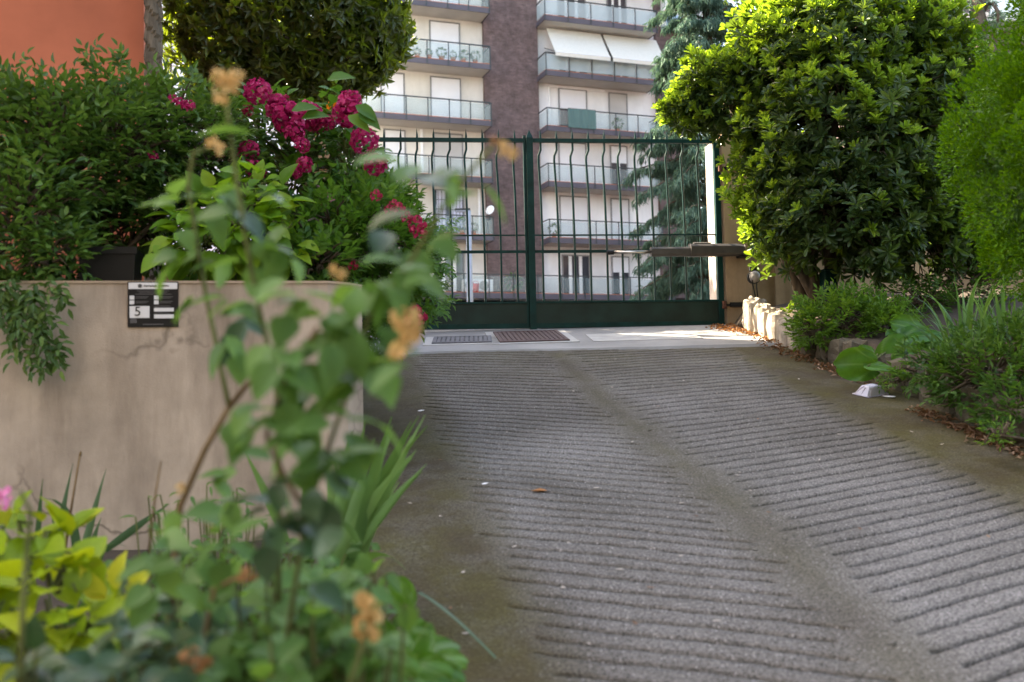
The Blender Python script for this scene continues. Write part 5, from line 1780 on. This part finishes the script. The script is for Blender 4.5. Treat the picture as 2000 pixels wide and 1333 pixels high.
# surveillance notice on the wall
def notice():
    wdir = (wb - wa).normalized()
    ang = math.atan2(wdir.y, wdir.x)
    c = P(301.5, 596, 4.64)
    # put on the wall plane
    n2 = Vector((wdir.y, -wdir.x))
    dist = (Vector((c.x, c.y)) - wa).dot(n2)
    q = Vector((c.x, c.y)) - n2 * (dist - .008)
    root = empty('notice_sign', (q.x, q.y, c.z), ang, 'black and white video surveillance notice with a large 5, fixed to the beige wall', 'sign')
    W_, H_ = .225, .212
    bx = lambda nm, x0, x1, z0, z1, d_, mt, par=None: MB().box((x0 - .5) * W_, (x1 - .5) * W_, -d_, -d_ + .0022, (.5 - z1) * H_, (.5 - z0) * H_).build(nm, mt, par or root, world=False)
    MB().box(-W_ / 2, W_ / 2, -.0005, .006, -H_ / 2, H_ / 2).build('board', M['sign_black'], root, world=False)
    bx('header_band', .02, .98, .025, .165, .003, M['sign_white'])
    random.seed(4)
    x = .32
    while x < .80:
        w_ = random.uniform(.012, .028)
        if not (.555 < x < .59): bx('header_lettering', x, x + w_, .075 + random.uniform(0, .012), .115 + random.uniform(-.006, .004), .0046, M['sign_grey'])
        x += w_ + .007
    MB().tube([(-.255 * W_, -.0046, .405 * H_), (-.255 * W_, -.0050, .405 * H_)], .0095, 16).build('emblem', M['sign_grey'], root, world=False)
    for (x0, x1, z) in ((.18, .82, .20), (.22, .78, .235), (.15, .86, .27)):
        bx('text_line', x0, x1, z, z + .014, .0028, M['sign_grey'])
    for (x0, z0) in ((.04, .31), (.04, .415), (.52, .31), (.52, .415)):
        bx('pictogram', x0, x0 + .09, z0, z0 + .085, .003, M['sign_white'])
        bx('text_line', x0 + .11, x0 + .11 + .26, z0 + .015, z0 + .03, .0028, M['sign_grey'])
        bx('text_line', x0 + .11, x0 + .11 + .22, z0 + .045, z0 + .06, .0028, M['sign_grey'])
    bx('number_field', .04, .43, .54, .80, .003, M['sign_white'])
    bx('entry_field', .52, .91, .58, .66, .003, M['sign_white'])
    bx('entry_field', .52, .91, .725, .81, .003, M['sign_white'])
    bx('text_line', .52, .84, .535, .555, .0028, M['sign_grey']); bx('text_line', .52, .84, .69, .705, .0028, M['sign_grey'])
    bx('text_line', .05, .18, .82, .91, .0026, M['sign_grey']); bx('text_line', .30, .70, .93, .955, .0028, M['sign_grey'])
    cu = bpy.data.curves.new('numeral', 'FONT'); cu.body = '5'; cu.size = .062; cu.extrude = .0006; cu.align_x = 'CENTER'; cu.align_y = 'CENTER'
    tmp = bpy.data.objects.new('numeral', cu); COL.objects.link(tmp)
    bpy.context.view_layer.update()
    me = bpy.data.meshes.new_from_object(tmp.evaluated_get(bpy.context.evaluated_depsgraph_get()))
    bpy.data.objects.remove(tmp)
    me.materials.clear(); me.materials.append(M['sign_black'])
    o = link('numeral', me, None, root, False)
    o.rotation_euler = (PI / 2, 0, 0)
    o.location = (-.30 * W_, -.0046, -.165 * H_)
notice()
random.seed(33)

# light green hydrangea leaves
def big_leaf_shrub(name, label, lobes, n, L, W, mat, basept, cat='shrub', shape='ovate', parts=300, face=.6, cell=18):
    root = empty(name, basept, 0, label, cat)
    bag = Leaves()
    tips = shell_points(lobes, n, .45)
    for p, nn in tips:
        d = (nn * .8 + Vector((random.uniform(-.8, .8), random.uniform(-.9, .1), random.uniform(-.6, .25)))).normalized()
        up = Vector((random.uniform(-.4, .4), -face + random.uniform(-.3, .3), 1))
        bag.add(p, d, up, L * random.uniform(.65, 1.15), W * random.uniform(.8, 1.1))
    foliage(root, bag, base(shape, 5, .22, .28), mat, 'leaf', 'leaf_mass', parts, cell)
    woody(root, Vector(basept) - Vector((0, 0, .04)), lobes, tips, M['cane_green'], .012, .3, 5, 'stems')
    return root
big_leaf_shrub('hydrangea_shrub', 'light green broad leaved hydrangea without flowers at the top of the beige wall', [pxlobe(450, 440, 5.15, .30, .22, .22), pxlobe(400, 480, 5.0, .20, .2, .14), pxlobe(520, 470, 5.2, .20, .2, .17), pxlobe(490, 390, 5.3, .18, .2, .16)],
               240, .135, .092, M['hydr'], (-1.45, 5.2, bz))
# magenta flowering shrub
def bloom():
    lobes = [pxlobe(600, 330, 6.2, .46, .4, .40), pxlobe(520, 260, 6.3, .32, .35, .26), pxlobe(680, 330, 6.1, .26, .3, .36), pxlobe(560, 420, 6.0, .42, .35, .34), pxlobe(650, 250, 6.25, .26, .3, .20), pxlobe(480, 350, 6.2, .30, .3, .35), pxlobe(560, 500, 6.4, .62, .25, .26), pxlobe(430, 480, 6.3, .35, .25, .30)]
    root = empty('flowering_shrub', (-1.35, 6.2, bz), 0, 'flowering shrub crowned with large magenta flower heads beside the laurel', 'shrub')
    bag = Leaves()
    tips = shell_points(lobes, 2500, .3)
    for p, nn in tips:
        d = (nn * .8 + Vector((random.uniform(-.9, .9), random.uniform(-.9, .1), random.uniform(-.6, .4)))).normalized()
        bag.add(p, d, (random.uniform(-.5, .5), random.uniform(-.9, 0), 1), .088 * random.uniform(.6, 1.2), .056)
    for (x, y_) in ((715, 215), (700, 235), (660, 165), (590, 225), (610, 240), (720, 230)):
        bag.add(P(x - 20, y_ - 8, 5.4), (1, -.2, -.6 if x > 690 else .2), (0, -.8, .6), .15, .085)
    foliage(root, bag, base('ovate', 4, .22, .25), M['bloom_leaf'], 'leaf', 'leaf_mass', 300, 11)
    woody(root, (-1.35, 6.2, bz - .04), lobes, tips, M['cane_green'], .014, .3, 6, 'stems')
    fm = [flower_mesh('flower_head', 110, .068, .028), flower_mesh('flower_head', 90, .064, .030, 'magenta', .9), flower_mesh('flower_head', 40, .045, .03, 'crimson')]
    for (x, y_, s_, k, Y) in ((503, 180, .95, 0, 5.85), (545, 215, .9, 1, 5.8), (565, 232, 1.2, 0, 5.75), (600, 228, 1.05, 1, 5.8), (575, 258, .75, 1, 5.7), (540, 200, .6, 0, 5.85), (618, 240, .75, 0, 5.85), (683, 200, .85, 0, 5.8), (680, 222, 1.0, 1, 5.75), (712, 276, .95, 0, 5.6), (485, 295, .72, 0, 5.6), (500, 333, .68, 1, 5.55), (590, 284, .55, 0, 5.6), (596, 322, .55, 1, 5.5), (640, 240, .55, 1, 5.8), (484, 216, .55, 2, 5.85), (733, 322, .75, 0, 5.5), (745, 318, .55, 2, 5.5), (555, 195, .5, 2, 5.9), (578, 338, .42, 1, 5.5)):
        o = link('flower_head', fm[k], None, root, False)
        o.location = P(x, y_, Y) - root.location
        s_ *= 1.28; o.scale = (s_, s_, s_)
        o.rotation_euler = (rad(50) + random.uniform(-.4, .4), random.uniform(-.4, .4), random.uniform(0, 6))
    pk = flower_mesh('pink_flower', 14, .026, .030, 'pink')
    for (x, y_) in ((636, 381), (645, 388), (627, 372)):
        o = link('pink_flower', pk, None, root, False); o.location = P(x, y_, 5.45) - root.location; o.scale = (.7,) * 3
    og = flower_mesh('orange_flower', 14, .030, .030, 'orangepetal')
    o = link('orange_flower', og, None, root, False); o.location = P(648, 210, 6.0) - root.location
bloom()
# fine leaved shrub hanging over the ramp side of the wall
def hang(bag):
    for (x, y_, n, s_) in ((760, 600, 40, 30), (800, 590, 36, 25), (740, 640, 30, 22), (830, 560, 26, 18), (790, 540, 40, 30), (820, 500, 30, 22), (830, 450, 22, 18), (775, 630, 24, 18), (725, 600, 26, 18), (850, 590, 10, 8), (740, 560, 30, 20), (715, 560, 26, 14), (725, 640, 26, 16), (720, 690, 14, 12)):
        for _ in range(n):
            p = P(x + random.gauss(0, s_), y_ + random.gauss(0, s_), 5.9 + random.uniform(-.3, .4))
            bag.pinnate(p, (random.uniform(-.2, 1), random.uniform(-.6, .2), random.uniform(-.9, .4)), (0, -.6, 1), .10, 3, .052, .020)
r_ = sprig_shrub('overhanging_shrub', 'fine leaved green shrub with small crimson flowers hanging over the ramp beside the gate',
            [pxlobe(650, 460, 5.6, .32, .3, .24), pxlobe(740, 470, 5.8, .32, .35, .30), pxlobe(700, 420, 6.0, .35, .3, .24), pxlobe(620, 510, 5.3, .26, .2, .14), pxlobe(790, 500, 6.1, .22, .3, .28), pxlobe(740, 390, 6.1, .22, .2, .14)], 1000, M['bloom_leaf'], .062, .026, (-1.05, 5.8, bz), .11, 3, extra=hang)
fm = flower_mesh('flower_head', 30, .036, .024, 'crimson')
for (x, y_, s_) in ((815, 440, .9), (812, 620, 1.1), (805, 632, .8), (780, 408, .6), (770, 400, .5), (760, 410, .5), (735, 383, .6), (795, 425, .6), (820, 455, .7), (800, 615, .7), (690, 520, .5)):
    o = link('flower_head', fm, None, r_, False); s_ *= 1.35; o.location = P(x, y_, 5.25) - r_.location; o.scale = (s_,) * 3

# ================================================================== FOREGROUND BED
# lime plant
def lime():
    lobes = [pxlobe(50, 1090, 2.55, .15, .2, .09), pxlobe(90, 1160, 2.5, .18, .2, .12), pxlobe(60, 1230, 2.4, .20, .2, .12), pxlobe(170, 1230, 2.45, .10, .15, .10), pxlobe(30, 1060, 2.6, .10, .1, .07)]
    c = P(90, 1300, 2.5); c.z = bed_z(2.5)
    root = big_leaf_shrub('lime_plant', 'yellow green broad leaved plant in the bed at the foot of the beige wall', lobes, 150, .105, .078, M['lime'], c, 'plant', 'ovate', 300, .5, 14)
    bag = Leaves()
    for (x, y_, dx, dz) in ((225, 1130, .25, .9), (250, 1145, .5, .6), (205, 1150, -.4, .7), (232, 1160, .8, .1), (240, 1170, .3, -.5)):
        bag.add(P(x, y_ + 20, 2.45), (dx, -.4, dz), (-.2, -1, .5), .10, .052)
    foliage(root, bag, base('ovate', 5, .22, .25), M['yellowleaf'], 'yellow_leaf', 'm', 50)
    pk = flower_mesh('pink_flower', 14, .022, .028, 'pink')
    o = link('pink_flower', pk, None, root, False); o.location = P(4, 972, 2.3) - root.location; o.scale = (.8,) * 3
lime()
s = P(190, 1130, 3.9); s.z = bed_z(3.9)
D_ = lambda x0, y0, x1, y1, Y, L, W_, ar: (P(x0, y0, Y), (P(x1, y1, Y) - P(x0, y0, Y)).normalized(), L * (P(x1, y1, Y) - P(x0, y0, Y)).length, W_, ar)
sword_clump('iris_clump', 'sparse dark sword leaves standing against the beige wall behind the lime plant', s, 0, .5, .03, .4, M['irisdark'],
            extra=[D_(95, 1130, 140, 905, 3.9, 1, .035, .05), D_(150, 1120, 205, 915, 3.9, 1, .034, .05), D_(165, 1110, 195, 1010, 3.9, 1, .03, .1), D_(70, 1100, 82, 935, 3.9, 1, .022, .05), D_(205, 1075, 330, 982, 3.8, 1, .03, .05),
                   D_(150, 1120, 145, 950, 3.7, 1.2, .036, 1.9), D_(180, 1150, 190, 1040, 3.6, 1.2, .04, 2.2), D_(120, 1130, 105, 1000, 3.8, 1, .026, .2)])
mb = MB(); mb.tube([P(120, 1130, 3.7), P(135, 1020, 3.7), P(157, 885, 3.7)], [.006, .005, .004], 6)
mb.tube([P(157, 890, 3.7), P(158, 882, 3.7)], [.006, .004], 6)
tag(mb.build('dry_stalk', M['cane'], None, True), 'dry brown stalk standing in the bed before the beige wall', 'stalk')
s = P(690, 1130, 3.35); s.z = bed_z(3.35)
ex = []
for i in range(36):
    x0 = 660 + random.uniform(-25, 35); y0 = 1125 + random.uniform(-15, 15)
    f = random.random()
    x1 = 640 + 170 * f + random.uniform(-15, 15); y1 = 870 - 40 * f + random.uniform(-20, 110)
    ex.append(D_(x0, y0, x1, y1, 3.3 + random.uniform(-.12, .12), 1.05, random.uniform(.034, .050), random.uniform(.0, .25)))
ex += [D_(680, 1110, 826, 808, 3.3, 1, .036, .05), D_(665, 1110, 762, 812, 3.4, 1, .026, .05), D_(690, 1110, 800, 850, 3.25, 1, .040, .05), D_(640, 1100, 590, 880, 3.4, 1, .034, .05), D_(600, 1080, 595, 890, 3.5, 1, .035, .05), D_(560, 1060, 478, 870, 3.5, 1, .034, .1),
       D_(680, 1130, 735, 1060, 3.0, 1.6, .034, 3.4), D_(700, 1060, 660, 990, 3.0, 1.0, .02, 1.5)]
sword_clump('iris_clump', 'tall fan of green sword leaves at the ramp edge below the beige wall', s, 0, .5, .03, .4, M['iris'], extra=ex)
# fallen grey green blade on the ramp
a = on_ramp(820, 1195); b_ = on_ramp(970, 1300)
mb = MB(); vs_ = []; fs = []
for i in range(7):
    t_ = i / 6; q = a.lerp(b_, t_) + Vector((0, 0, .02 + .045 * math.sin(PI * (1 - t_) * .6)))
    sd = Vector((b_.y - a.y, a.x - b_.x, 0)).normalized() * .010 * (1 - .5 * t_)
    vs_ += [tuple(q - sd), tuple(q + Vector((0, 0, .004))), tuple(q + sd)]
for i in range(6):
    for k in (0, 1): fs.append((3 * i + k, 3 * i + k + 1, 3 * i + k + 4, 3 * i + k + 3))
tag(mb.add(vs_, fs).build('long_fallen_leaf', M['rosedark'], None, True), 'long grey green blade leaf lying out over the ramp edge', 'leaf')
s = P(800, 1333, 2.25); s.z = bed_z(2.25)
bergenia('bergenia', 'broad glossy leaved plant at the ramp edge beside the fallen blade', s,
         [(808, 1262, 2.3, 1.3, .6, 92), (785, 1160, 2.5, 1.8, .7, 60), (850, 1270, 2.35, .4, .3, 85), (880, 1290, 2.3, .1, .3, 60), (840, 1310, 2.2, -.2, .5, 80), (770, 1300, 2.1, 2.2, .5, 95), (745, 1250, 2.2, 1.9, .5, 80), (870, 1320, 2.2, -.3, .4, 70), (720, 1310, 2.1, 2.6, .5, 85), (420, 1210, 2.5, 2.0, .6, 75), (400, 1230, 2.4, 1.4, .5, 70)], M['berg'])

# rose bush close to the lens
def rose():
    c = P(330, 1333, 1.75); c = Vector((c.x, 1.75, bed_z(1.75)))
    root = empty('rose_bush', c, 0, 'leggy rose bush with faded peach blooms growing in front of the beige wall', 'rose')
    canes = [
        ([(330, 1420, 1.85), (335, 1180, 1.85), (352, 990, 1.85), (400, 880, 1.85), (448, 795, 1.85)], .0075, 'cane'),
        ([(448, 795, 1.85), (432, 720, 1.84), (412, 620, 1.83), (396, 540, 1.82), (380, 440, 1.80), (368, 360, 1.78), (378, 300, 1.76), (420, 285, 1.75)], .0050, 'cane_green'),
        ([(448, 795, 1.85), (480, 755, 1.84), (498, 738, 1.83), (490, 722, 1.83)], .0055, 'cane'),
        ([(545, 1180, 1.7), (545, 900, 1.68), (540, 745, 1.66), (515, 640, 1.65), (497, 560, 1.65), (478, 450, 1.64), (465, 370, 1.62), (450, 260, 1.6), (440, 180, 1.58)], .0048, 'cane_green'),
        ([(560, 1250, 1.5), (600, 1000, 1.48), (650, 850, 1.46), (690, 740, 1.45), (720, 620, 1.45), (790, 530, 1.45), (840, 450, 1.44), (880, 380, 1.43), (940, 310, 1.42), (965, 285, 1.42)], .0040, 'cane_green'),
        ([(690, 740, 1.45), (760, 690, 1.42), (785, 650, 1.40)], .0035, 'cane_green'),
        ([(600, 1000, 1.48), (560, 940, 1.46), (520, 850, 1.44), (560, 740, 1.42), (620, 640, 1.4)], .0040, 'cane'),
        ([(380, 1333, 1.6), (420, 1150, 1.55), (480, 1120, 1.5)], .0045, 'cane'),
        ([(40, 1400, 1.5), (45, 1180, 1.5), (60, 1000, 1.5), (40, 960, 1.5)], .0050, 'cane_green'),
        ([(660, 1400, 1.5), (700, 1290, 1.48), (720, 1200, 1.45)], .0045, 'cane_green'),
        ([(290, 1080, 2.6), (305, 960, 2.6), (315, 900, 2.6)], .003, 'cane')]
    for pts_, r_, mt in canes:
        MB().tube([P(*q) for q in pts_], list(np.linspace(r_, r_ * .7, len(pts_))), 7).build('cane', M[mt], root, True)
    bag, dk = Leaves(), Leaves()
    cl = [(345, 385, 1.8, 3, 14, 0), (380, 440, 1.8, 4, 18, 0), (350, 415, 1.8, 2, 14, 0), (355, 505, 1.82, 4, 18, 0), (400, 500, 1.82, 4, 18, 0), (430, 380, 1.78, 3, 18, 0), (385, 575, 1.83, 2, 8, 0), (520, 480, 1.65, 3, 16, 0), (480, 395, 1.65, 4, 18, 1), (450, 370, 1.62, 3, 20, 0), (560, 490, 1.65, 2, 12, 0),
          (500, 510, 1.65, 4, 16, 0), (455, 590, 1.65, 3, 12, 0), (490, 600, 1.65, 3, 12, 0), (470, 640, 1.8, 3, 10, 1), (445, 655, 1.8, 2, 8, 0), (455, 690, 1.8, 1, 6, 0), (480, 250, 1.6, 2, 14, 0),
          (600, 600, 1.40, 7, 26, 0), (650, 615, 1.40, 7, 26, 0), (700, 640, 1.42, 5, 24, 0), (560, 690, 1.42, 5, 18, 0), (505, 690, 1.44, 4, 16, 0), (545, 715, 1.40, 3, 12, 0), (640, 690, 1.40, 6, 26, 0), (700, 730, 1.42, 7, 26, 0), (760, 720, 1.40, 4, 18, 0),
          (470, 830, 1.44, 5, 22, 0), (530, 800, 1.42, 7, 26, 0), (590, 840, 1.42, 8, 28, 0), (650, 810, 1.42, 7, 28, 0), (705, 850, 1.42, 3, 16, 0), (560, 890, 1.44, 6, 28, 0), (640, 890, 1.44, 7, 28, 0), 
          (560, 990, 1.44, 5, 28, 1), (610, 970, 1.42, 6, 26, 1), (640, 1040, 1.44, 5, 26, 1), (560, 1060, 1.44, 5, 30, 1), (500, 1010, 1.5, 3, 20, 1),
          (740, 470, 1.45, 4, 18, 1), (790, 520, 1.44, 5, 22, 0), (820, 555, 1.44, 4, 18, 0), (770, 590, 1.44, 4, 20, 0), (680, 590, 1.44, 3, 16, 0), (840, 500, 1.44, 3, 14, 0), (715, 560, 1.45, 3, 16, 0),
          (790, 335, 1.43, 2, 8, 0), (835, 360, 1.43, 3, 12, 1), (905, 350, 1.43, 3, 14, 0), (940, 375, 1.43, 2, 8, 0), (870, 345, 1.43, 1, 8, 0),
          (430, 930, 1.85, 3, 20, 0), (470, 960, 1.8, 4, 22, 1), (380, 1010, 1.7, 5, 30, 0), (330, 1060, 1.65, 6, 34, 0), (420, 1040, 1.6, 5, 30, 0), (470, 1080, 1.55, 6, 30, 0), (300, 1130, 1.6, 6, 32, 0), (360, 1110, 1.6, 6, 32, 0)]
    for (x, y_, Y, n, s_, dkf) in cl:
        n = max(1, round(n * .85))
        for _ in range(n):
            p = P(x + random.gauss(0, s_), y_ + random.gauss(0, s_), Y + random.gauss(0, .03))
            d = (random.uniform(-1, 1), random.uniform(-.6, .3), random.uniform(-.8, .35))
            (dk if dkf else bag).add(p, d, (random.uniform(-.5, .5), random.uniform(-.9, .1), 1), random.uniform(.046, .074), random.uniform(.033, .050))
    foliage(root, bag, base('ovate', 5, .20, .25), M['rose'], 'leaf', 'leaf_mass', 300, 2)
    foliage(root, dk, base('ovate', 5, .20, .25), M['rosedark'], 'leaf', 'leaf_mass', 300, 2)
    fms = [flower_mesh('faded_bloom', 11, .014, .034, 'peach', 1.0), flower_mesh('faded_bloom', 8, .010, .036, 'peach', 1.5), flower_mesh('withered_bloom', 12, .012, .016, 'rustpetal')]
    for (x, y_, Y, k, s_) in ((430, 155, 1.58, 0, .75), (462, 155, 1.58, 0, .85), (432, 185, 1.58, 1, .9), (452, 172, 1.6, 1, .6), (420, 288, 1.75, 0, .85), (790, 640, 1.38, 0, 1.35), (785, 680, 1.38, 1, 1.1), (805, 650, 1.38, 1, .9), (720, 1200, 1.45, 1, 1.6), (722, 1225, 1.45, 1, 1.2), (485, 1125, 1.5, 2, 1.3), (965, 275, 1.42, 2, .7), (985, 292, 1.42, 1, .6), (1000, 300, 1.42, 1, .5), (660, 535, 1.45, 1, .7), (370, 1280, 1.45, 2, 1.4), (395, 1300, 1.45, 2, 1.2), (415, 1020, 1.75, 1, .6), (355, 955, 1.85, 1, .6)):
        o = link('withered_bloom' if k == 2 else 'faded_bloom', fms[k], None, root, False)
        o.location = P(x, y_, Y) - root.location
        s_ *= .54; o.scale = (s_, s_, s_ * 1.15)
        o.rotation_euler = (random.uniform(-.8, .8), random.uniform(-.8, .8), random.uniform(0, 6))
rose()
# leafy ground cover at the bottom
def low_leaves(name, label, cl, L, W, mat, basept, shape='ovate', cat='plant', parts=300):
    root = empty(name, basept, 0, label, cat)
    bag = Leaves(); mb = MB()
    for (x, y_, Y, n, sx, sy) in cl:
        for _ in range(n):
            p = P(x + random.gauss(0, sx), y_ + random.gauss(0, sy), Y + random.gauss(0, .06))
            p.z = max(p.z, bed_z(p.y) + .02)
            bag.add(p, (random.uniform(-1, 1), random.uniform(-.8, .2), random.uniform(-.5, .5)), (random.uniform(-.5, .5), random.uniform(-.9, .1), 1), L * random.uniform(.7, 1.15), W * random.uniform(.8, 1.1))
            g = Vector((p.x * .8 + basept[0] * .2, p.y + .03, bed_z(p.y) - .02))
            if random.random() < .6: mb.tube(bend(g, p, 0, 3, .01), .003, 4, False)
    foliage(root, bag, base(shape, 5, .2, .25), mat, 'leaf', 'leaf_mass', parts, 3)
    tag(mb.build('stems', M['cane_green'], root, True), kind='stuff')
b0 = P(550, 1400, 1.7); b0.z = bed_z(1.7)
low_leaves('low_rose', 'low mid green rose foliage filling the bed corner nearest the ramp', [(560, 1230, 1.7, 50, 70, 50), (650, 1280, 1.65, 46, 60, 45), (740, 1290, 1.7, 26, 40, 35), (480, 1290, 1.65, 40, 60, 40), (640, 1170, 1.8, 22, 50, 40), (700, 1140, 1.9, 12, 40, 25), (560, 1330, 1.55, 20, 80, 20), (600, 1120, 2.1, 22, 60, 30), (480, 1180, 2.0, 26, 60, 40), (400, 1150, 2.1, 16, 50, 30)], .054, .040, M['rose'], b0)
b0 = P(250, 1400, 1.75); b0.z = bed_z(1.75)
low_leaves('low_rose', 'blue green rose foliage in front of the lime plant', [(300, 1210, 1.8, 18, 50, 40), (330, 1280, 1.7, 24, 60, 40), (200, 1310, 1.65, 22, 60, 25), (80, 1310, 1.6, 22, 50, 20), (400, 1220, 1.75, 16, 40, 40), (280, 1320, 1.55, 18, 80, 20)], .060, .044, M['rosedark'], b0)
b0 = P(300, 1300, 2.9); b0.z = bed_z(2.9)
low_leaves('ground_cover', 'dark green ground cover on the soil under the roses', [(330, 1200, 2.8, 90, 90, 60), (520, 1180, 2.9, 90, 80, 50), (640, 1130, 3.1, 50, 50, 40), (700, 1180, 2.8, 40, 40, 40), (250, 1290, 2.5, 60, 80, 40), (600, 1270, 2.5, 70, 80, 40), (150, 1250, 2.9, 50, 80, 40), (480, 1100, 3.4, 60, 80, 30), (350, 1120, 3.3, 60, 80, 30), (600, 1080, 3.6, 40, 50, 20)], .045, .030, M['nandina_dark'], b0, 'ovate', 'plant', 200)
b0 = P(420, 1080, 3.6); b0.z = bed_z(3.6)
low_leaves('weed', 'thin pale weeds growing along the foot of the beige wall', [(340, 1010, 3.6, 24, 35, 35), (420, 1010, 3.6, 24, 30, 35), (480, 1040, 3.5, 24, 30, 35), (330, 1100, 3.4, 20, 40, 30)], .05, .014, M['rose'], b0, 'lance', 'weed', 60)
